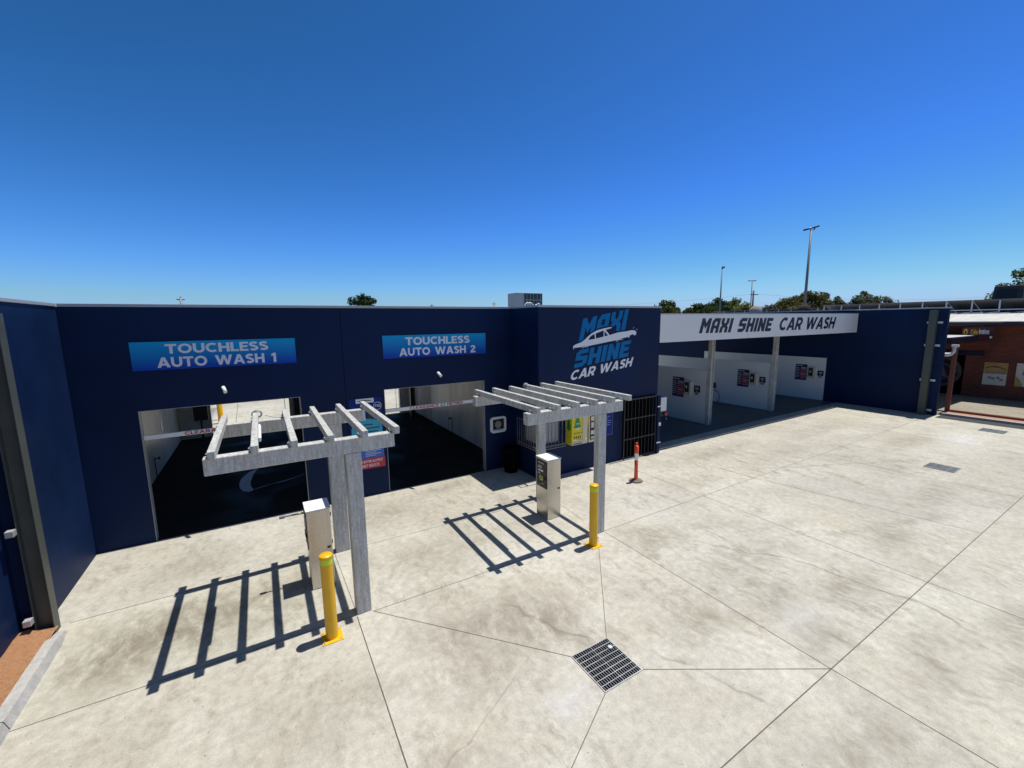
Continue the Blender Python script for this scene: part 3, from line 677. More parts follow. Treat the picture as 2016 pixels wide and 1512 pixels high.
# tall instruction sign on the pier
s = thing('instruction_sign', (2.1, YF - .02, 0), 'tall blue sign with teal panel and red strip on the pier between the openings', 'sign')
MB().box(1.71, 2.487, YF - .012, YF - .001, .735, 2.52).build('sign_panel', K['posterblue'], s)
a = MB(); ar = [(1.73, 1.25), (2.47, 1.25), (2.47, 1.75)] + [(2.10 + .37 * math.cos(k * math.pi / 12), 1.75 + .25 * math.sin(k * math.pi / 12)) for k in range(1, 12)] + [(1.73, 1.75)]
a.flat([ar], cf(YF - .0155)); a.build('teal_panel', K['teal'], s, recalc=False)
a = MB(); a.flat([[(1.72, .99), (2.48, .99), (2.48, 1.24), (1.72, 1.24)]], cf(YF - .0155)); a.build('blue_panel', K['lightblue'], s, recalc=False)
a = MB(); a.flat([[(1.70, .72), (2.495, .72), (2.495, .985), (1.70, .985)]], cf(YF - .0160)); a.build('red_panel', K['red'], s, recalc=False)
a = MB(); a.flat([[(1.87, 2.40), (2.30, 2.40), (2.30, 2.51), (1.87, 2.51)]], cf(YF - .0160))
text(a, 'PLEASE ENTER SLOWLY', rect(1.74, 2.44, .875, .945, YF - .0195), .02); text(a, 'FOR BEST RESULTS', rect(1.78, 2.34, .765, .835, YF - .0195), .02)
a.flat([[(2.38 + .10 * math.cos(k * math.pi / 12), 2.30 + .10 * math.sin(k * math.pi / 12)) for k in range(24)], [(2.38 + .088 * math.cos(-k * math.pi / 12), 2.30 + .088 * math.sin(-k * math.pi / 12)) for k in range(24)]], cf(YF - .0160))
text(a, '$16', rect(2.32, 2.44, 2.26, 2.345, YF - .0195), .03)
for k in range(4): a.flat([[(1.82, 1.20 - k * .055), (1.88, 1.20 - k * .055), (1.88, 1.165 - k * .055), (1.82, 1.165 - k * .055)]], cf(YF - .0190))
for k in range(5): a.flat([[(2.02, 1.215 - k * .04), (2.28 + .12 * (k % 2), 1.215 - k * .04), (2.28 + .12 * (k % 2), 1.203 - k * .04), (2.02, 1.203 - k * .04)]], cf(YF - .0190))
a.build('lettering', K['letterwhite'], s, recalc=False)
a = MB(); text(a, 'IN', rect(2.13, 2.33, 2.0, 2.12, YF - .0195), .05)
for k in range(6): a.flat([[(2.02, 1.86 - k * .09), (2.25 + .16 * ((k * 3) % 4) / 3, 1.86 - k * .09), (2.25 + .16 * ((k * 3) % 4) / 3, 1.835 - k * .09), (2.02, 1.835 - k * .09)]], cf(YF - .0190))
a.flat([[(1.92 + .32 * u, 2.445 + .016 * w) for u, w in ((0, 0), (1, 0), (1, 1), (.7, 1.1), (.5, 2), (.3, 2), (.2, 1), (0, 1))]], cf(YF - .0190))
a.build('lettering', K['letternavy'], s, recalc=False)

# white framed signal light by the office corner
s = thing('signal_light', (5.8, YF, 1.3), 'square white framed dark signal light on the narrow navy pier', 'signal light')
def rrect(x0, x1, z0, z1, r, n=5):
    out = []
    for cx_, cz_, a0 in ((x1 - r, z1 - r, 0), (x0 + r, z1 - r, 90), (x0 + r, z0 + r, 180), (x1 - r, z0 + r, 270)):
        out += [(cx_ + r * math.cos(math.radians(a0 + 90 * k / n)), cz_ + r * math.sin(math.radians(a0 + 90 * k / n))) for k in range(n + 1)]
    return out
MB().flat([rrect(5.545, 6.06, 1.115, 1.585, .09), list(reversed(rrect(5.61, 5.995, 1.18, 1.52, .02)))], cf(YF - .06), 0, .059, Vector((0, 1, 0))).build('frame', K['white'], s)
MB().box(5.60, 6.005, YF - .03, YF - .002, 1.17, 1.53).build('screen', K['glass'], s)
a = MB(); a.flat([[(5.80 + (.125 if k % 2 else .095) * math.cos(k * math.pi / 8), 1.35 + (.125 if k % 2 else .095) * math.sin(k * math.pi / 8)) for k in range(16)]], cf(YF - .0335)); a.build('lamp', K['stone'], s, recalc=False)
MB().flat([[(5.61, 1.18), (5.995, 1.18), (5.995, 1.215), (5.61, 1.215)]], cf(YF - .034)).build('label_strip', mat('strip_blue', (.3, .45, .5), .5), s, recalc=False)

# security cage round the corner window
s = thing('security_cage', (6.3, 9.2, .9), 'grey barred security cage wrapped around the corner window of the office', 'security cage')
fr = MB(); z0, z1 = .90, 1.64; yc, xc = 8.99, 6.08
for z in (z0, z1, z0 + .07): fr.box(xc, 7.06, yc - .012, yc + .012, z - .012, z + .012).box(xc - .012, xc + .012, yc + .012, 9.98, z - .012, z + .012)
fr.box(7.04, 7.064, yc + .013, YB, z0 - .011, z0 + .011).box(7.04, 7.064, yc + .013, YB, z1 - .011, z1 + .011)
fr.build('frame', K['cage'], s)
for i in range(9): MB().cyl((xc + .12 * i + .01, yc, z0), (xc + .12 * i + .01, yc, z1), .009, n=6).build('bar', K['cage'], s)
for i in range(1, 9): MB().cyl((xc, yc + .118 * i + .03, z0), (xc, yc + .118 * i + .03, z1), .009, n=6).build('bar', K['cage'], s)

# vending machines
s = thing('vending_machine', (7.5, YB, .88), 'yellow wall-mounted vending machine with green tree emblems', 'vending machine')
MB().box(7.22, 7.78, YB - .27, YB - .001, .88, 1.70).build('cabinet', K['vendyellow'], s, .008)
a = MB(); a.flat([[(7.222, .90), (7.60, .90), (7.60, 1.69), (7.222, 1.69)]], cf(YB - .274)); a.build('front_panel', K['vendyellow'], s, recalc=False)
MB().box(7.605, 7.775, YB - .285, YB - .271, .885, 1.695).box(7.24, 7.60, YB - .285, YB - .2715, .885, 1.02).build('coin_panel', K['cream'], s, .004)
tre = lambda cx_, cz_, w, h: [(cx_ - .12 * w, cz_), (cx_ + .12 * w, cz_), (cx_ + .12 * w, cz_ + .12 * h), (cx_ + .5 * w, cz_ + .15 * h), (cx_ + .30 * w, cz_ + .42 * h), (cx_ + .42 * w, cz_ + .44 * h), (cx_ + .22 * w, cz_ + .70 * h), (cx_ + .32 * w, cz_ + .72 * h), (cx_, cz_ + h), (cx_ - .32 * w, cz_ + .72 * h), (cx_ - .22 * w, cz_ + .70 * h), (cx_ - .42 * w, cz_ + .44 * h), (cx_ - .30 * w, cz_ + .42 * h), (cx_ - .5 * w, cz_ + .15 * h), (cx_ - .12 * w, cz_ + .12 * h)]
a = MB(); a.flat([tre(7.42, 1.33, .27, .36)], cf(YB - .278)); a.flat([tre(0, 0, .20, .36)], lambda u, w: (7.2165, YB - .14 + u, 1.28 + w)); a.build('tree_emblem', K['green'], s, recalc=False)
a = MB(); text(a, 'TREES', rect(7.34, 7.50, 1.47, 1.51, YB - .282), .02); a.flat([[(7.36, 1.33), (7.48, 1.33), (7.48, 1.37), (7.36, 1.37)]], cf(YB - .282)); a.build('label_strip', K['white'], s, recalc=False)
a = MB()
for k in range(4): a.flat([tre(7.31 + k * .07, 1.06, .05, .09)], cf(YB - .278))
for k in range(6): a.flat([[(7.29 + k * .05, 1.21), (7.32 + k * .05, 1.21), (7.32 + k * .05, 1.235), (7.29 + k * .05, 1.235)]], cf(YB - .278))
a.box(7.27, 7.57, YB - .2885, YB - .2855, .905, .93)
for k in range(5): a.box(7.28 + k * .06, 7.295 + k * .06, YB - .2885, YB - .2855, .965, .985)
a.build('print', K['black'], s, recalc=False)
MB().cyl((7.69, YB - .29, 1.02), (7.69, YB - .32, 1.02), .03, n=14).build('coin_knob', K['zinc'], s)
s = thing('vending_machine', (8.0, YB, .87), 'cream and black wall-mounted vending machine half hidden behind the pergola post', 'vending machine')
MB().box(7.86, 8.34, YB - .25, YB - .001, .87, 1.69).build('cabinet', K['cream'], s, .008)
MB().box(7.90, 8.30, YB - .262, YB - .251, .95, 1.66).build('front_panel', K['black'], s)
a = MB()
for k, (x, z, w, h) in enumerate([(7.92, 1.50, .12, .13), (8.08, 1.47, .2, .16), (7.93, 1.30, .10, .16), (8.07, 1.28, .2, .12), (7.92, 1.10, .16, .12), (8.12, 1.08, .14, .15), (7.93, .98, .3, .06)]): a.flat([[(x, z), (x + w, z), (x + w, z + h), (x, z + h)]], cf(YB - .266))
a.build('picture', K['paper'], s, recalc=False)
s = thing('wall_poster', (8.7, YB, .9), 'royal blue poster with a thin white border on the navy office wall beside the gate', 'poster')
MB().box(8.42, 9.01, YB - .012, YB - .001, .89, 1.585).build('poster_sheet', K['posterblue'], s)
a = MB(); a.flat([[(8.43, .90), (9.0, .90), (9.0, 1.575), (8.43, 1.575)], [(8.438, .908), (8.438, 1.567), (8.992, 1.567), (8.992, .908)]], cf(YB - .0155))
for k, (x0, x1) in enumerate([(8.5, 8.9), (8.5, 8.82), (8.5, 8.93), (8.5, 8.93), (8.5, 8.9), (8.55, 8.75)]): a.flat([[(x0, 1.48 - k * .065), (x1, 1.48 - k * .065), (x1, 1.462 - k * .065), (x0, 1.462 - k * .065)]], cf(YB - .0155))
a.build('lettering', mat('pale_print', (.25, .27, .5), .5), s, recalc=False)

# barred gate
s = thing('security_gate', (10.1, 9.1, 0), 'black barred steel gate on the office front beside the orange post', 'gate')
yg = YB - .10
fr = MB()
for z in (.05, .66, 1.30, 1.905): fr.box(9.40, 10.80, yg - .02, yg + .02, z - .02, z + .02)
for x in (9.40, 10.80): fr.box(x - .02, x + .02, yg - .021, yg + .021, .02, 1.93)
fr.build('frame', K['blackmetal'], s, .003)
for i in range(8): MB().box(9.40 + .158 * (i + 1) - .008, 9.40 + .158 * (i + 1) + .008, yg - .008, yg + .008, .07, 1.885).build('bar', K['blackmetal'], s)
MB().box(10.85, 10.975, YB - .16, YB - .003, 0, 1.93).build('gate_post', K['navy'], s, .004)
for z in (.35, 1.55): MB().box(10.80, 10.99, YB - .19, YB - .165, z, z + .03).build('hinge', K['zinc'], s)
MB().box(10.89, 10.985, YB - .18, YB - .163, .92, 1.02).build('lock_box', K['white'], s, .004)

s = thing('rubbish_bin', (6.0, 10.22, 0), 'round black bin in the shaded corner between pier and office', 'bin')
MB().lathe(6.0, 10.22, [(.0, .0), (.19, 0), (.23, .62), (.25, .64), (.25, .70), (.22, .74), (0, .76)], 24).build('bin_body', K['dark'], s)

# equipment inside the wash tunnel
s = thing('equipment_cabinet', (-2.2, 19.9, 0), 'black equipment cabinet on the rear wall inside the left wash opening', 'cabinet')
MB().box(-2.42, -1.97, 19.75, 19.99, .73, 1.34).box(-2.25, -2.2, 19.9, 19.99, 0, .73).build('cabinet_body', K['black'], s, .01)
def hose(x, y, d, label):
    s = thing('hose_bib', (x, y, 0), label, 'tap', 'black standpipe taps on the inside walls')
    MB().tube([(x, y, .004), (x, y, .62)], .012, 8).tube([(x, y, .60), (x + d * .10, y - .02, .60)], .016, 8).build('pipe', K['black'], s)
    MB().box(x + d * .08, x + d * .13, y - .04, y + .0, .57, .64).build('tap_head', K['black'], s)
hose(-2.87, 15.2, 1, 'thin black standpipe tap on the left inside wall behind the first opening')
hose(6.24, 15.2, -1, 'thin black standpipe tap on the right inside wall behind the second opening')
# pale curved streak laid on the wet floor
def blob(cx_, cy_, rx, ry, n=40, seed=1, z=.006):
    r2 = random.Random(seed); ph = [r2.uniform(0, 6.3) for _ in range(5)]
    pts = []
    for k in range(n):
        a_ = 2 * math.pi * k / n; q = 1 + sum(.12 / (i + 1) * math.sin((i + 2) * a_ + ph[i]) for i in range(5)) + r2.uniform(-.05, .05)
        pts.append((cx_ + rx * q * math.cos(a_), cy_ + ry * q * math.sin(a_)))
    return pts
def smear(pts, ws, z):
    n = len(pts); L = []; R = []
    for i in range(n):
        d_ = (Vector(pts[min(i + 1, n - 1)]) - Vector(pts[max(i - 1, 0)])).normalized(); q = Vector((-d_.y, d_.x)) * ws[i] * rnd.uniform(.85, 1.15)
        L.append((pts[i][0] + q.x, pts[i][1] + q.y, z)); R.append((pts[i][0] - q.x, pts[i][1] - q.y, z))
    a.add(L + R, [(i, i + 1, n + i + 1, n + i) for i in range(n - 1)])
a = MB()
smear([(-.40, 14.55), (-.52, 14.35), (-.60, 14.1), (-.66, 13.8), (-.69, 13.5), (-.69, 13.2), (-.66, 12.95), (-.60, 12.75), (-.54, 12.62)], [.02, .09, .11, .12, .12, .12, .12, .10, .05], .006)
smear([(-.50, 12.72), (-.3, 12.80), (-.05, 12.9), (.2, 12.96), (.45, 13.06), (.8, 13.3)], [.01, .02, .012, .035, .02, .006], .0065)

tag(a.build('pale_streak', K['streak'], recalc=False), 'pale streak on the wet black floor inside the left opening', 'streak', kind='stuff')

# yellow bollard and white drum behind the tunnel
def small_bollard(x, y, h, r, label):
    s = thing('bollard', (x, y, 0), label, 'bollard')
    MB().lathe(x, y, [(r, 0), (r, h - .02), (r * .85, h), (0, h)], 18).build('post', K['yellow'], s)
small_bollard(-1.80, 22.55, 1.3, .11, 'distant yellow bollard seen through the left opening beyond the tunnel')
s = thing('drum', (-2.35, 23.6, 0), 'white ribbed drum beside the distant yellow bollard seen through the left opening', 'drum')
MB().lathe(-2.35, 23.6, [(0, 0), (.42, 0), (.44, .05), (.42, .1), (.42, .55), (.44, .6), (.42, .65), (.42, 1.2), (.44, 1.25), (.40, 1.3), (0, 1.3)], 28).build('drum_body', K['white'], s)

# ================================================================= WASH BAY EQUIPMENT
def price_board(x, y, n):
    s = thing('price_board', (x, y, 1.0), 'dark price board on the %s white bay partition' % n, 'price board', 'dark red and navy price boards in the wash bays')
    MB().box(x - .012, x - .001, y - .565, y, 1.0, 1.855).build('board', K['posterdark'], s)
    a = MB(); a.flat([[(0, 0), (1, 0), (1, 1), (0, 1)]], rectx(y - .02, y - .35, 1.76, 1.80, x - .0155))
    for k in range(7): a.flat([[(0, 0), (1, 0), (1, 1), (0, 1)]], rectx(y - .03, y - .18 - .05 * (k % 2), 1.64 - k * .085, 1.675 - k * .085, x - .0155))
    a.flat([[(0, 0), (1, 0), (1, 1), (0, 1)]], rectx(y - .28, y - .55, 1.62, 1.70, x - .0155)).flat([[(0, 0), (1, 0), (1, 1), (0, 1)]], rectx(y - .28, y - .55, 1.30, 1.34, x - .0155))
    a.build('print', mat('dull_print', (.42, .38, .45), .5), s, recalc=False)
    a = MB()
    for k in range(6): a.flat([[(0, 0), (1, 0), (1, 1), (0, 1)]], rectx(y - .26, y - .55, 1.545 - k * .09, 1.595 - k * .09, x - .0150))
    a.build('price_strip', K['pink'], s, recalc=False)
    a = MB()
    a.flat([[(0, 0), (1, 0), (1, 1), (0, 1)]], rectx(y - .02, y - .55, 1.015, 1.08, x - .0150)); a.build('footer', K['posterblue'], s, recalc=False)
    c = thing('coin_box', (x, y - .8, 1.15), 'small steel coin box beside the price board on the %s bay partition' % n, 'coin box', 'steel coin boxes in the wash bays')
    MB().box(x - .12, x - .001, y - .99, y - .67, 1.14, 1.74).build('box_body', K['cream'], c, .008)
    MB().box(x - .128, x - .121, y - .90, y - .70, 1.27, 1.70).build('face_plate', K['black'], c)
    MB().box(x - .14, x - .129, y - .82, y - .76, 1.45, 1.55).build('button', K['paper'], c)
    g = thing('notice_plate', (x, y - 1.2, 1.28), 'small navy notice plate nearest the front edge of the %s bay partition' % n, 'notice', 'small navy notices in the wash bays')
    MB().box(x - .012, x - .001, y - 1.36, y - 1.08, 1.30, 1.58).build('plate', K['posterdark'], g)
    a = MB(); a.flat([[(0, 0), (1, 0), (1, 1), (0, 1)]], rectx(y - 1.14, y - 1.30, 1.47, 1.50, x - .0150)).flat([[(0, 0), (1, 0), (.5, 1)]], rectx(y - 1.19, y - 1.25, 1.33, 1.37, x - .0150)).flat([[(0, 0), (1, 0), (1, 1), (0, 1)]], rectx(y - 1.16, y - 1.28, 1.41, 1.43, x - .0150))
    a.build('print', K['letterwhite'], g, recalc=False)
    MB().box(x - .03, x - .001, y - 1.29, y - 1.15, 1.22, 1.27).build('switch', K['black'], g)
price_board(15.57, 12.23, 'left'); price_board(20.42, 12.20, 'middle'); price_board(25.17, 11.80, 'right')
s = thing('vacuum_hose', (20.40, 13.5, .7), 'black hose reel with hanging loop of hose on the middle bay partition', 'hose')
MB().box(20.36, 20.419, 13.36, 13.66, .74, 1.03).build('reel_box', K['posterdark'], s, .01)
MB().tube([(20.37, 13.62 - .05 * i, .66 - .012 * (i % 2)) for i in range(4)] + [(20.37, 13.40 - .32 * math.sin(k * math.pi / 12) * 1.0, .62 - .34 * (1 - math.cos(k * math.pi / 12))) for k in range(13)], .014, 6).build('hose_loop', K['black'], s)
s = thing('box_trailer', (11.7, 10.2, 0), 'white box trailer parked in the first bay behind the gate post', 'trailer')
MB().box(11.05, 12.34, 9.92, 12.2, 1.10, 1.60).build('tray', K['white'], s, .01)
MB().box(11.1, 12.30, 9.96, 12.2, .90, 1.095).build('chassis', K['black'], s, .01)
for x in (11.15, 12.20): MB().cyl((x - .08, 11.0, .32), (x + .08, 11.0, .32), .32, n=22).build('wheel', K['rubber'], s)
MB().box(11.05, 12.30, 10.5, 11.5, .66, .895).build('mudguard', K['black'], s, .02)
MB().box(12.24, 12.36, 9.895, 9.93, .93, 1.03).build('tail_light', K['red'], s)
MB().tube([(12.30, 9.95, .93), (12.36, 9.90, .84), (12.30, 9.90, .78)], .014, 6).build('safety_chain', K['zinc'], s)
MB().box(11.9, 11.94, 9.90, 9.94, .5, .895).build('stand', K['zinc'], s)

# ================================================================= ROOF AIR CONDITIONER, PIPES
s = thing('air_conditioner', (9.85, 15.3, 4.3), 'grey air conditioning unit on the roof behind the office parapet', 'air conditioner')
MB().box(9.23, 10.48, 15.0, 15.8, 4.42, 5.52).box(9.3, 9.4, 15.05, 15.75, 4.30, 4.42).box(10.3, 10.4, 15.05, 15.75, 4.30, 4.42).build('casing', K['casing'], s, .015)
MB().box(9.56, 10.44, 14.975, 14.999, 4.45, 5.48).build('coil', K['glass'], s)
gr = MB()
for z in (4.68, 4.95, 5.22): gr.box(9.55, 10.45, 14.955, 14.972, z - .008, z + .008)
for i in range(5): gr.box(9.66 + i * .17, 9.672 + i * .17, 14.962, 14.974, 4.45, 5.48)
gr.build('guard', K['alu'], s)
s = thing('roof_pipe', (9.5, 14.5, 4.3), 'bent white pipes rising over the parapet before the air conditioner', 'pipe')
for dx in (0, .12): MB().tube([(9.15 + dx + .38 * (1 - math.cos(k * math.pi / 10)) * .5, 14.4, 4.30 + .42 + .36 * math.sin(k * math.pi / 10)) for k in range(11)] , .025, 8).tube([(9.15 + dx, 14.4, 4.3), (9.15 + dx, 14.4, 4.73)], .025, 8).tube([(9.53 + dx, 14.4, 4.3), (9.53 + dx, 14.4, 4.73)], .025, 8).build('pipe_bend', K['white'], s)
MB().tube([(9.68, 14.4, 4.3), (9.68, 14.4, 4.98), (9.80, 14.4, 5.02)], .03, 8).cyl((9.82, 14.36, 4.95), (9.82, 14.36, 5.06), .06, n=12).build('valve', K['alu'], s)

# ================================================================= PERGOLAS
def pergola(x0, x1, yf, px, first, label, pd=.132, wb=.212):
    """galvanised frame: two posts, two beams, six rafters"""
    s = thing('pergola', (px, yf, 0), label, 'pergola', 'galvanised pergolas over the payment kiosks')
    yb_ = 8.166
    for y in (yf, yb_):
        MB().box(x0, x1, y, y + .15, 2.506, 2.724).build('beam', K['galv'], s, .012)
        MB().box(px, px + (.212 if y == yf else wb), y + .003, y + .003 + pd, 0, 2.505).build('post', K['galv'], s, .012)
        if y == yf: MB().box(px + .102, px + .109, y - .001, y + .002, .02, 2.50).build('post_seam', K['galv'], s)
    for i in range(6):
        xc_ = first + .4465 * i
        r_ = MB().box(xc_ - .041, xc_ + .041, yf - .12, 8.45, 2.726, 2.836).build('rafter', K['galv'], s, .006)
        b_ = MB()
        for y in (yf + .05, 8.25):
            b_.box(xc_ - .058, xc_ - .0415, y, y + .05, 2.727, 2.785).cyl((xc_ - .075, y + .025, 2.765), (xc_ - .058, y + .025, 2.765), .010, n=6)
        b_.build('cleat', K['zinc'], r_)
    l_ = thing('light_batten', (first + .4465, yf + 1, 2.72), '', 'light', 'light battens fixed under the pergolas')
    MB().box(first + .4465 + .043, first + .4465 + .068, yf + .45, 7.55, 2.74, 2.80).build('batten_body', K['white'], l_, .006)
    MB().box(first + .4465 + .0685, first + .4465 + .076, yf + .48, 7.52, 2.748, 2.788).build('diffuser', K['panel'], l_)
    return s, l_
p1, lb1 = pergola(-.729, 1.602, 6.154, .905, -.622, 'near galvanised pergola in front of the left drive-through opening', .19, .262)
p2, lb2 = pergola(3.925, 6.239, 6.079, 5.586, 4.078, 'far galvanised pergola in front of the office corner window')
lb1['label'] = 'slim white light batten along the second rafter of the near pergola'
lb2['label'] = 'slim white light batten along the second rafter of the far pergola'
def coil(cx_, cy_, z, label):
    cc = thing('cable_coil', (cx_, cy_, z), label, 'cable', 'coils of spare cable on the pergola rafters')
    a = MB()
    for k in range(4):
        a.tube([(cx_ + (.06 + .006 * k) * math.cos(q * math.pi / 12), cy_ + .10 + .012 * k, z + (.05 + .006 * k) * math.sin(q * math.pi / 12)) for q in range(25)], .006, 6)
    a.tube([(cx_ + .12, cy_ + .1, z - .03), (cx_ + .25, cy_ + .08, z - .08), (cx_ + .45, cy_ + .06, z - .09)], .005, 5)
    a.build('coil_loop', K['trim'], cc)
coil(-.155, 8.30, 2.80, 'loose grey coil of cable on the back of the near pergola')
coil(4.078 + .4465 * 3 - .02, 8.30, 2.80, 'loose grey coil of cable on the back of the far pergola')

# ================================================================= PAYMENT KIOSKS AND BOLLARDS
def kiosk(x, y, label):
    w, d, h = .352, .43, 1.369
    s = thing('payment_kiosk', (x, y, 0), label, 'payment kiosk', 'stainless payment kiosks under the pergolas')
    MB().box(x, x + w, y, y + d, .0, h - .022).build('cabinet', K['stainless'], s, .008)
    MB().box(x - .012, x + w + .012, y - .012, y + d + .008, h - .02, h).build('lid', K['white'], s, .004)
    MB().box(x - .012, x - .0005, y + .02, y + d - .02, .70, h - .06).build('control_panel', K['black'], s, .003)
    fx = lambda a0, a1, z0, z1, m, nm, t=.006: MB().box(x - .0125 - t, x - .0125, y + a0, y + a1, z0, z1).build(nm, m, s)
    fx(.12, .33, 1.235, 1.275, K['trim'], 'label_strip'); fx(.20, .33, 1.17, 1.185, K['letterwhite'], 'label_strip'); fx(.20, .36, 1.135, 1.15, K['letterwhite'], 'label_strip')
    fx(.15, .33, 1.06, 1.10, K['letterwhite'], 'label_strip'); fx(.26, .36, .99, 1.03, K['trim'], 'coin_slot')
    fx(.16, .27, .865, .965, mat('reader_lime', (.62, .62, .22), .4), 'card_reader', .014); MB().box(x - .030, x - .027, y + .19, y + .235, .89, .945).build('reader_slot', K['black'], s)
    MB().cyl((x - .013, y + .10, .92), (x - .03, y + .10, .92), .035, n=16).build('button', K['rubber'], s)
    fx(.14, .20, .79, .80, K['letterwhite'], 'label_strip'); fx(.25, .33, .74, .755, K['trim'], 'label_strip')
    MB().box(x + w - .08, x + w - .028, y - .006, y + .0, .665, .70).build('lock', K['black'], s)
    for z in (1.2, .72): MB().box(x + w, x + w + .014, y + .02, y + .05, z, z + .06).build('hinge', K['black'], s)
    return s
kiosk(.395, 7.165, 'stainless payment kiosk behind the near bollard, seen plain from the front')
kiosk(5.095, 7.115, 'stainless payment kiosk beside the far bollard, showing its black control panel')
s = thing('sensor_arm', (.2, 7.6, 1.28), 'thin grey sensor arm poking left from the near payment kiosk', 'sensor')
MB().tube([(.393, 7.5, 1.22), (.06, 7.52, 1.22)], .015, 8).box(.02, .10, 7.49, 7.55, 1.20, 1.24).build('arm', K['trim'], s)

def bollard(x, y, label):
    s = thing('bollard', (x, y, 0), label, 'bollard', 'yellow steel bollards guarding the pergola posts')
    r, h = .081, 1.238
    MB().lathe(x, y, [(r, .012), (r, h - .155), (r, h - .05), (r, h - .05)], 32).build('post', K['yellow'], s)
    MB().lathe(x, y, [(r + .002, h - .125), (r + .002, h - .05)], 32).build('reflective_band', K['lime'], s)
    MB().lathe(x, y, [(r + .001, h - .049), (r + .006, h - .045), (r + .006, h - .012), (r, h), (0, h)], 32).build('cap', K['yellow'], s)
    bp = MB().box(x - .135, x + .135, y - .135, y + .135, .0, .012).build('base_plate', K['yellow'], s, .003)
    for sx in (-1, 1):
        for sy in (-1, 1): MB().cyl((x + sx * .105, y + sy * .105, .012), (x + sx * .105, y + sy * .105, .03), .012, n=6).build('bolt', K['zinc'], bp)
bollard(.515, 5.88, 'yellow steel bollard in front of the near payment kiosk')
bollard(5.24, 5.80, 'yellow steel bollard in front of the far pergola post')

s = thing('delineator_post', (8.45, 7.70, 0), 'orange delineator post with white band on an octagonal rubber base', 'delineator')
MB().lathe(8.45, 7.70, [(0, 0), (.19, 0), (.185, .03), (.10, .065), (.05, .07)], 8).build('rubber_base', K['baserubber'], s)
for f_ in s.children[0].data.polygons: f_.use_smooth = False
MB().lathe(8.45, 7.70, [(.052, .06), (.047, .40), (.050, .60), (.0, .60)], 20).lathe(8.45, 7.70, [(.054, .79), (.056, .98), (.04, 1.0), (.018, 1.01)], 20).build('post', K['orange'], s)
MB().lathe(8.45, 7.70, [(.050, .60), (.051, .70), (.052, .79)], 20).build('reflective_band', K['white'], s)
MB().tube([(8.42, 7.70, .99), (8.42, 7.70, 1.05), (8.45, 7.70, 1.085), (8.48, 7.70, 1.05), (8.48, 7.70, .99)], .014, 8).build('handle', K['orange'], s)

# ================================================================= DRAIN GRATES
def grate(x0, x1, y0, y1, nx_, ny_, m, label):
    s = thing('drain_grate', ((x0 + x1) / 2, (y0 + y1) / 2, 0), label, 'drain grate')
    MB().add([(x0, y0, .004), (x1, y0, .004), (x1, y1, .004), (x0, y1, .004)], [(0, 1, 2, 3)]).build('pit', K['dark'], s, recalc=False)
    f_ = MB(); w = .012
    f_.box(x0, x1, y0, y0 + w, .005, .012).box(x0, x1, y1 - w, y1, .005, .012).box(x0, x0 + w, y0 + w, y1 - w, .005, .012).box(x1 - w, x1, y0 + w, y1 - w, .005, .012)
    f_.build('frame', m, s)
    g = MB()
    for j in range(1, ny_): yv = y0 + (y1 - y0) * j / ny_; g.box(x0 + .014, x1 - .014, yv - .0035, yv + .0035, .006, .0125)
    for i in range(1, nx_):
        xv = x0 + (x1 - x0) * i / nx_; ww = .006 if i == nx_ // 2 else (.0028 if nx_ < 20 else .009); g.box(xv - ww / 2 - .0005, xv + ww / 2 + .0005, y0 + .014, y1 - .014, .0055, .0115)
    g.build('bar', m, s)
    return s
grate(3.128, 3.752, 3.21, 3.848, 18, 8, K['alu'], 'large steel drain grate in the foreground concrete')
tag(MB().lathe(3.66, 3.69, [(0, .035), (.022, .033), (.034, .024), (.03, .0135), (0, .0135)], 12).build('crushed_cup', mat('clear_plastic', (.6, .65, .66), .25)), 'crumpled clear plastic cup lid lying on the foreground drain grate', 'litter')
grate(16.28, 16.92, 3.37, 4.02, 26, 4, K['trim'], 'small dark drain grate in the middle of the right yard')
grate(23.22, 23.88, 3.68, 4.35, 26, 4, K['trim'], 'small dark drain grate farthest right, near the brick shop')

# ================================================================= BRICK SHOP ON THE RIGHT
shop = thing('brick_shop', (33, 4, 0), 'red brick shop with white sheet roof at the right edge', 'shop')
WX = 32.8
bw = MB(); bw.box(WX, WX + .25, -8, 6.98, 0, 3.95).box(WX, WX + .25, 6.98, 8.1, 2.22, 3.95).box(WX, WX + .25, 8.1, 26, 0, 3.95).box(WX + .25, 42, 25.8, 26, 0, 3.95)
bw.build('wall', K['brick'], shop)
MB().box(WX + .15, WX + .24, 6.98, 8.1, 0, 2.22).build('doorway', K['dark'], shop)
MB().box(WX - .03, WX - .002, 6.3, 8.3, 2.22, 2.5).build('lintel', K['posterdark'], shop)
rf = MB(); rf.add([(31.7, -8, 4.04), (31.7, 26.5, 4.04), (34.1, 26.5, 4.46), (34.1, -8, 4.46), (31.7, -8, 4.01), (31.7, 26.5, 4.01), (34.1, 26.5, 4.43), (34.1, -8, 4.43)], [(0, 1, 2, 3), (7, 6, 5, 4), (0, 4, 5, 1), (1, 5, 6, 2), (2, 6, 7, 3), (3, 7, 4, 0)])
for k in range(90): rf.add([(31.72, -7.8 + k * .38, 4.047), (31.72, -7.77 + k * .38, 4.047), (34.09, -7.77 + k * .38, 4.466), (34.09, -7.8 + k * .38, 4.466)], [(0, 1, 2, 3)])
rf.build('roof', K['roofwhite'], shop)
MB().box(34.1, 44, -8, 26.5, 4.36, 4.46).build('roof', K['roofgrey'], shop)
MB().box(31.58, 31.72, -8, 26.5, 3.86, 4.00).build('gutter', K['posterdark'], shop)
MB().box(31.72, WX, -8, 26.5, 3.80, 3.86).build('soffit', K['posterdark'], shop)
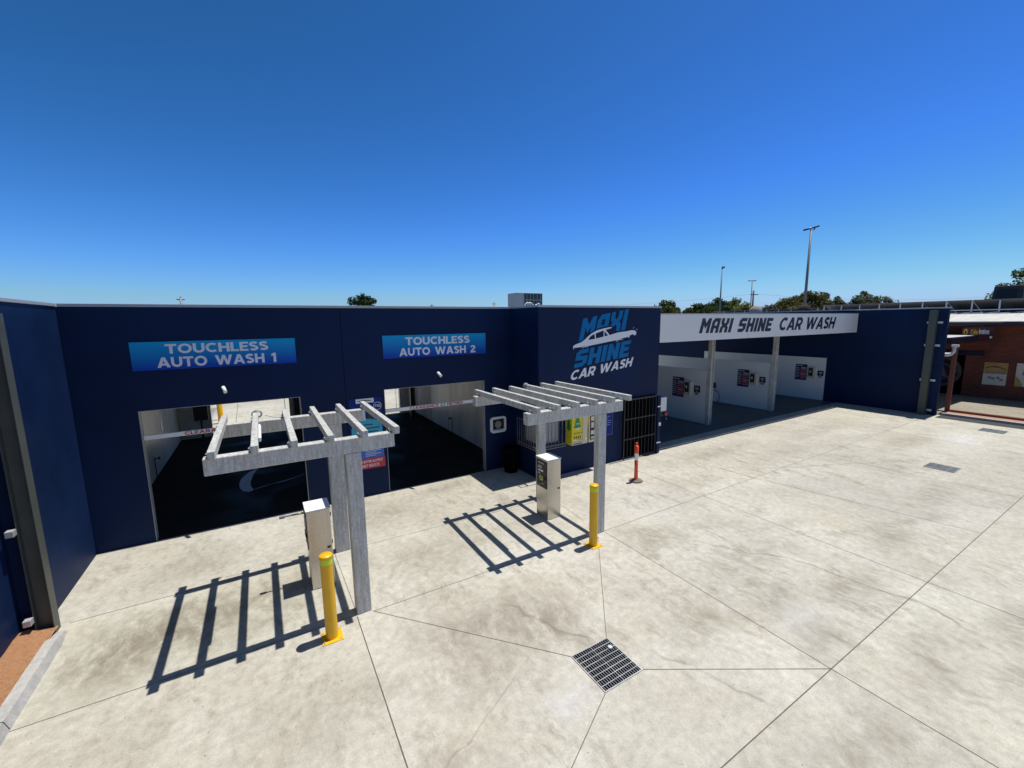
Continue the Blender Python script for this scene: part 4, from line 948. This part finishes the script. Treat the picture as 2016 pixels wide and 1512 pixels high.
pc = MB(); pc.box(27.6, 32.75, 6.5, 14, 3.28, 3.34); pc.build('porch_roof', K['roofwhite'], shop)
MB().box(27.5, 27.6, 6.45, 14, 3.10, 3.32).box(27.6, 32.7, 6.40, 6.499, 3.06, 3.32).build('porch_gutter', K['posterdark'], shop)
MB().box(26.66, 26.80, 5.97, 6.12, 0, 2.95).build('porch_post', K['brown'], shop, .006)
MB().tube([(26.73, 6.8, 2.60), (26.73, 6.25, 2.60), (26.73, 6.12, 2.64), (26.73, 6.06, 2.75), (26.73, 6.06, 2.96)], .09, 10).box(26.63, 26.83, 5.95, 6.17, 2.96, 3.06).build('downpipe', K['white'], shop)
sg = thing('hanging_sign', (31.6, 6.4, 3.2), 'dark maroon shop sign with yellow and white lettering under the shop eave', 'sign')
XS = 31.55
MB().hexa([(XS, 6.98, 2.93), (XS + .06, 6.98, 2.93), (XS + .06, 5.88, 3.10), (XS, 5.88, 3.10)], [(XS, 6.98, 3.72), (XS + .06, 6.98, 3.72), (XS + .06, 5.84, 3.79), (XS, 5.84, 3.79)]).build('sign_panel', K['maroon'], sg)
sf = lambda y0, y1, z0, z1: rectx(y0, y1, z0, z1, XS - .004)
a = MB(); text(a, 'Cellar', sf(6.66, 6.39, 3.36, 3.64), .02); a.flat([[(.5 + .5 * math.cos(k * math.pi / 8), .5 + .5 * math.sin(k * math.pi / 8)) for k in range(16)], [(.5 + .3 * math.cos(-k * math.pi / 8), .5 + .3 * math.sin(-k * math.pi / 8)) for k in range(16)]], sf(6.92, 6.78, 3.34, 3.66)); a.build('lettering', K['signyellow'], sg, recalc=False)
a = MB(); text(a, 'brations', sf(6.37, 6.02, 3.40, 3.68), .02); a.flat([[(0, 0), (1, 0), (1, 1), (0, 1)]], sf(6.93, 6.80, 3.0, 3.12)).flat([[(0, 0), (1, 0), (1, 1), (0, 1)]], sf(5.98, 5.90, 3.2, 3.30)); a.build('lettering', K['letterwhite'], sg, recalc=False)
def poster(y0, y1, z0, z1, kind, label):
    q = thing('wall_poster', (WX, (y0 + y1) / 2, z0), label, 'poster', 'framed posters on the brick wall')
    MB().box(WX - .03, WX - .002, y0, y1, z0, z1).build('poster_sheet', K['paper'], q)
    fn = rectx(y1, y0, z0, z1, WX - .034); fn2 = rectx(y1, y0, z0, z1, WX - .037)
    a = MB(); r3 = random.Random(kind)
    if kind == 1:
        MB().flat([[(.0, .5), (1, .5), (1, 1), (0, 1)]], fn).build('print', K['paperyellow'], q, recalc=False)
        a.flat([[(.05, .76), (.3, .84), (.55, .86), (.95, .74), (.95, .70), (.6, .79), (.3, .79), (.05, .71)]], fn2); a.build('print', K['brown'], q, recalc=False)
        a = MB()
        for k, (u, w) in enumerate([(.18, .58), (.40, .55), (.62, .58), (.82, .58), (.3, .33), (.45, .3), (.66, .33), (.8, .25)]): a.flat([[(u - .07, w - .05), (u + .07, w - .05), (u + .07, w + .05), (u - .07, w + .05)]], fn2)
        a.build('print', K['stone'], q, recalc=False)
    else:
        MB().flat([[(0, 0), (.35, 0), (.2, .3), (0, .45)]], fn).build('print', K['paperyellow'], q, recalc=False)
        MB().flat([[(.25, .5), (.6, .5), (.6, .9), (.35, .9)]], fn2).build('print', K['pink'], q, recalc=False)
poster(5.42, 6.25, .73, 1.90, 1, 'framed yellow and grey poster on the brick wall, the whole sheet visible')
poster(4.30, 5.13, .75, 1.93, 2, 'framed pale poster on the brick wall, cut off by the right edge of the photo')
rs = thing('round_sign', (WX, 8.0, 1.3), 'round cream ringed emblem on the dark doorway behind the brown post', 'sign')
cy_, cz_, XE = 7.9, 1.28, WX - .01
rg = lambda r_, n=36, sgn=1: [(cy_ + r_ * math.cos(sgn * 2 * math.pi * k / n), cz_ + r_ * math.sin(sgn * 2 * math.pi * k / n)) for k in range(n)]
MB().flat([rg(.86)], lambda y, z: (XE, y, z), 0, .006, Vector((1, 0, 0))).build('sign_disc', K['posterdark'], rs)
a = MB()
for r0, r1 in ((.84, .81), (.77, .72), (.46, .42)): a.flat([rg(r0), rg(r1, sgn=-1)], lambda y, z: (XE - .004, y, z))
for ch, an in (('P', 38), ('H', 20), ('Y', 2), ('O', -25), ('U', -43)):
    aa = math.radians(an)
    text(a, ch, lambda u, w, aa=aa: (XE - .004, cy_ - (.49 + .19 * w) * math.cos(aa) - (u - .5) * .2 * math.sin(aa) , cz_ + (.49 + .19 * w) * math.sin(aa) - (u - .5) * .2 * math.cos(aa)), .03)
a.flat([[(cy_ - .3, cz_ - .3), (cy_ - .1, cz_ + .3), (cy_ + .2, cz_ + .25), (cy_ + .05, cz_ - .3)]], lambda y, z: (XE - .004, y, z))
a.build('emblem', mat('cream_print', (.15, .15, .11), .6), rs, recalc=False)

# solar arrays: tilted panels seen from behind on the shop roof
def solar_row(xh, zh, xl, zl, y0, n, w, label, posts=True, group='rows of tilted solar panels on the shop roof'):
    s = thing('solar_array', (xh, y0, 4.46), label, 'solar panels', group)
    for i in range(n):
        ya = y0 + i * (w + .03); q = MB()
        e = Vector((xl - xh, 0, zl - zh)); nrm = Vector((-(zl - zh), 0, (xl - xh))).normalized() * .035
        if nrm.z < 0: nrm = -nrm
        A = [Vector((xh, ya, zh)), Vector((xl, ya, zl)), Vector((xl, ya + w, zl)), Vector((xh, ya + w, zh))]
        q.hexa(A, [p + nrm for p in A]); o = q.build('panel', [K['solarback'], K['solar']], s)
        for f_ in o.data.polygons:
            if f_.normal.z > .5: f_.material_index = 1
    if posts:
        r_ = MB(); 
        for i in range(n + 1):
            ya = y0 + i * (w + .03) - .015
            r_.box(xh + .03, xh + .09, ya - .03, ya + .03, 4.462, zh - .02)
            r_.tube([(xh + .06, ya - .05, 4.56), (xh - .1, ya + .55, 4.46)], .02, 6)
        r_.box(xh - .02, xh + .02, y0, y0 + n * (w + .03), 4.62, 4.67)
        r_.build('mounting_frame', K['alu'], s)
solar_row(34.15, 5.17, 36.2, 4.50, -.9, 15, 1.0, 'near row of tilted solar panels above the white roof at the right edge')
solar_row(40.0, 5.12, 42.0, 4.50, 17.5, 9, 1.0, 'far row of tilted solar panels showing just above the white canopy fascia')
s = thing('cooling_unit', (34.6, 6, 4.9), 'boxy dark evaporative cooler on the shop roof before the right-hand tree', 'cooling unit')
MB().hexa([(36.5, 5.85, 4.5), (36.5, 7.15, 4.5), (37.8, 7.15, 4.5), (37.8, 5.85, 4.5)], [(36.62, 5.95, 6.0), (36.62, 7.05, 6.0), (37.68, 7.05, 6.0), (37.68, 5.95, 6.0)]).build('casing', K['coolergrey'], s, .04)
MB().hexa([(36.46, 6.15, 4.6), (36.46, 6.95, 4.6), (36.55, 6.95, 4.6), (36.55, 6.15, 4.6)], [(36.56, 6.2, 5.8), (36.56, 6.9, 5.8), (36.65, 6.9, 5.8), (36.65, 6.2, 5.8)]).build('louvre_panel', K['black'], s)
def dome(x, y, r, m, label):
    q = thing('roof_vent', (x, y, 4.4), label, 'roof vent', 'rounded vents above the canopy')
    MB().lathe(x, y, [(r, 4.46), (r, 4.9)] + [(r * math.cos(k * math.pi / 16), 4.9 + r * math.sin(k * math.pi / 16)) for k in range(1, 9)], 22).build('vent_body', m, q)
dome(36.0, 20.35, .50, K['ventpale'], 'pale rounded roof vent just above the lettering of the canopy')
dome(37.0, 17.1, .50, K['ventdark'], 'dark rounded roof vent left of the leaning floodlight pole')

# ================================================================= POLES AND WIRES
s = thing('floodlight_pole', (86.6, 40, 0), 'tall grey floodlight pole with a tilted head, tallest pole on the skyline', 'light pole')
MB().cyl((86.6, 40, 0), (86.6, 40, 20.0), .30, .16, n=12).build('pole', K['polegrey'], s)
d = Vector((.8586, -.5124, 0)); c0 = Vector((86.6, 40, 20.15))
h_ = MB(); e0 = c0 - d * 1.35 - Vector((0, 0, .25)); e1 = c0 + d * 1.35 + Vector((0, 0, .45)); h_.tube([e0, c0 + Vector((0, 0, .1)), e1], .15, 8).tube([e1 - d * .5, e1 - d * .9 + Vector((0, 0, -.7))], .10, 6).build('lamp_head', K['posterdark'], s)
s = thing('street_lamp', (68.7, 45, 0), 'slender grey street lamp above the dark tree left of the power pole', 'street lamp')
MB().cyl((68.7, 45, 0), (68.7, 45, 12.9), .17, .09, n=10).build('pole', K['polegrey'], s)
MB().tube([(68.7, 45, 12.85), (68.8, 44.95, 13.1), (69.05, 44.8, 13.05)], .16, 6).build('lamp_head', K['posterdark'], s)
s = thing('lamp_mast', (103.9, 60, 0), 'thin twin-headed lamp mast just behind the power pole', 'light pole')
MB().cyl((103.9, 60, 0), (103.9, 60, 13.4), .16, .10, n=8).build('pole', K['polegrey'], s)
MB().tube([Vector((103.9, 60, 13.45)) - d * .95, Vector((103.9, 60, 13.45)) + d * .95], .12, 6).build('lamp_head', K['polegrey'], s)
s = thing('power_pole', (87.3, 50, 0), 'dark wooden power pole with two crossarms above the domed vent', 'power pole')
MB().cyl((87.3, 50, 0), (87.3, 50, 10.0), .2, .15, n=10).build('pole', K['polewood'], s)
for z, w in ((9.2, .75), (6.85, .6)): MB().tube([Vector((87.3, 49.8, z)) - d * w, Vector((87.3, 49.8, z)) + d * w], .09, 6).build('crossarm', K['polewood'], s)
MB().tube([Vector((87.3, 49.8, 6.7)), Vector((87.3, 49.8, 6.8)) - d * 1.7], .05, 6).tube([Vector((87.3, 49.8, 6.78)) - d * 1.7, Vector((87.3, 49.8, 6.7)) - d * 2.3], .11, 6).build('lamp_arm', K['polegrey'], s)
def wire(p, q, sag, label, r=.014):
    p = Vector(p); q = Vector(q); pts = [p.lerp(q, i / 16) - Vector((0, 0, sag * 4 * (i / 16) * (1 - i / 16))) for i in range(17)]
    tag(MB().tube(pts, r, 5).build('power_line', K['polegrey']), label, 'power line', 'overhead wires from the power pole')
PL = Vector((87.3, 49.8, 9.25))
wire(PL - d * .7, (30, 72, 7.2), 1.0, 'faint overhead wire running left from the upper crossarm of the power pole')
wire(PL + d * .7, (170, 30, 9.6), 1.2, 'faint overhead wire running right from the upper crossarm of the power pole', .018)
wire(PL - Vector((0, 0, 2.4)) + d * .5, (150, 24, 6.9), .8, 'lower overhead wire running right from the lower crossarm of the power pole', .022)
for nm, (x, y, ht), lab in (('power_pole', (-9.6, 80, 8.45), 'tiny distant pole top over the parapet at far left'), ('power_pole', (43.4, 80, 8.35), 'tiny distant pole top with crossarm over the parapet near the air conditioner')):
    s = thing(nm, (x, y, 0), lab, 'power pole')
    MB().cyl((x, y, 0), (x, y, ht), .16, .13, n=8).build('pole', K['polegrey'], s)
    MB().tube([(x - .5, y, ht - .2), (x + .5, y, ht - .2)], .07, 6).cyl((x, y, ht), (x, y, ht + .25), .06, n=6).build('crossarm', K['polewood'], s)

# ================================================================= TREES
def tree(name, x, y, htop, rx, rz, m, nclump, nleaf, leaf, seed, label, group=None, gap=0.0, base=None):
    r3 = random.Random(seed); s = thing(name, (x, y, 0), label, 'tree', group)
    zc = htop - rz; tk = MB()
    zt = zc - rz * .25
    tk.tube([(x, y, -.1), (x + r3.uniform(-.2, .2), y, zt * .5), (x + r3.uniform(-.3, .3), y, zt), (x, y, zc + rz * .3)], [rx * .085 + .06, rx * .07 + .05, rx * .05 + .04, .04], 8)
    cl = []
    for k in range(nclump):
        for _ in range(50):
            u = Vector((r3.uniform(-1, 1), r3.uniform(-1, 1), r3.uniform(-.95, 1)))
            if .35 < u.length < .92: break
        cr = rx * r3.uniform(.26, .46) * (1 - .25 * max(0, u.z))
        p = Vector((x + u.x * (rx - cr * .6), y + u.y * (rx - cr * .6), zc + u.z * (rz - cr * .55)))
        cl.append((p, cr))
        if k % 2 == 0: tk.tube([(x, y, zt * r3.uniform(.75, 1.0)), (Vector((x, y, zt)) + p) / 2 + Vector((0, 0, -.1)), tuple(p)], [.05 + rx * .025, .04 + rx * .015, .02], 5)
    cl.append((Vector((x, y, htop - rx * .3)), rx * .3))
    tk.build('trunk', K['bark'], s)
    lv = MB()
    for p, cr in cl:
        for _ in range(nleaf):
            v = Vector((r3.gauss(0, 1), r3.gauss(0, 1), r3.gauss(0, 1))).normalized() * cr * (r3.random() ** .45)
            v.z *= .75
            q = p + v
            if gap and r3.random() < gap and v.length > cr * .5: continue
            n = (v.normalized() * .6 + Vector((r3.gauss(0, .6), r3.gauss(0, .6), r3.gauss(.3, .6)))).normalized()
            a_ = n.orthogonal().normalized(); a_ = Matrix.Rotation(r3.uniform(0, 6.28), 3, n) @ a_; b_ = n.cross(a_)
            l = leaf * r3.uniform(.6, 1.3)
            lv.add([q - a_ * l * .9, q - b_ * l * .45, q + a_ * l * .9, q + b_ * l * .45], [(0, 1, 2, 3)])
    lv.build('crown', m, s, recalc=False)
    return s
G = 'trees behind the car wash roofs'
tree('leafy_tree', 12.3, 60, 8.6, 2.5, 3.3, K['leafdark'], 46, 150, .22, 11, 'rounded dark green tree showing over the parapet between the two blue signs', G)
tree('bare_bush', 22.1, 60, 7.05, .9, 1.2, K['leafolive'], 9, 30, .14, 12, 'sparse low bush top just over the parapet right of the dark green tree', G, .5)
tree('leafy_tree', 60.5, 50, 7.95, 3.0, 2.6, K['leafmid'], 34, 120, .28, 13, 'olive tree beside the right end of the office parapet', G)
tree('leafy_tree', 63.0, 50.5, 7.5, 1.6, 2.2, K['leafolive'], 20, 100, .25, 33, 'small olive tree right behind the one at the office parapet', G)
tree('leafy_tree', 70.5, 50, 7.6, 3.4, 2.4, K['leafdark'], 34, 120, .28, 14, 'low dark tree left of the thin street lamp', G)
tree('leafy_tree', 75.5, 50, 8.6, 3.2, 3.0, K['leafdark'], 37, 130, .28, 15, 'dark green tree under the thin street lamp', G)
tree('leafy_tree', 81.5, 50, 8.9, 3.4, 3.2, K['leaflime'], 40, 130, .28, 16, 'bright yellow green tree left of the power pole', G)
tree('leafy_tree', 89.5, 47, 7.6, 3.4, 2.2, K['leafolive'], 30, 110, .28, 17, 'low brownish tree right of the power pole', G)
tree('leafy_tree', 92.5, 45.5, 8.9, 3.6, 3.0, K['leafolive'], 37, 130, .28, 18, 'brown olive tree left of the tall floodlight pole', G)
tree('leafy_tree', 98.0, 45, 10.2, 4.4, 4.2, K['leafolive'], 51, 140, .30, 19, 'largest brown olive tree at the foot of the tall floodlight pole', G)
tree('leafy_tree', 72.0, 34.5, 6.4, 2.0, 1.6, K['leaflime'], 27, 100, .22, 20, 'bright lime bush beside the dark rounded roof vent', G)
tree('gum_tree', 105.5, 45, 9.9, 2.2, 3.4, K['leafgrey'], 28, 117, .30, 21, 'narrow grey green gum tree right of the tall floodlight pole', G, .2)
tree('gum_tree', 111.5, 45, 9.2, 2.2, 2.8, K['leafgrey'], 28, 117, .30, 22, 'small rounded grey gum tree between the two taller gums', G, .2)
tree('gum_tree', 118.5, 44, 9.6, 3.4, 3.0, K['leafgrey'], 36, 123, .30, 23, 'wide brownish gum tree left of the tallest gum', G, .2)
tree('gum_tree', 124.8, 45, 10.8, 2.6, 4.0, K['leafgrey'], 32, 104, .30, 24, 'tallest airy grey gum tree near the solar panels', G, .2)
tree('gum_tree', 134.0, 45, 9.8, 4.2, 3.0, K['leafgrey'], 40, 117, .30, 25, 'spreading grey gum tree at the right end of the gum row', G, .2)
tree('leafy_tree', 69.5, 11.6, 9.5, 2.5, 3.4, K['leafmid'], 24, 150, .16, 26, 'green tree behind the boxy rooftop cooler at the right edge', G, .35)
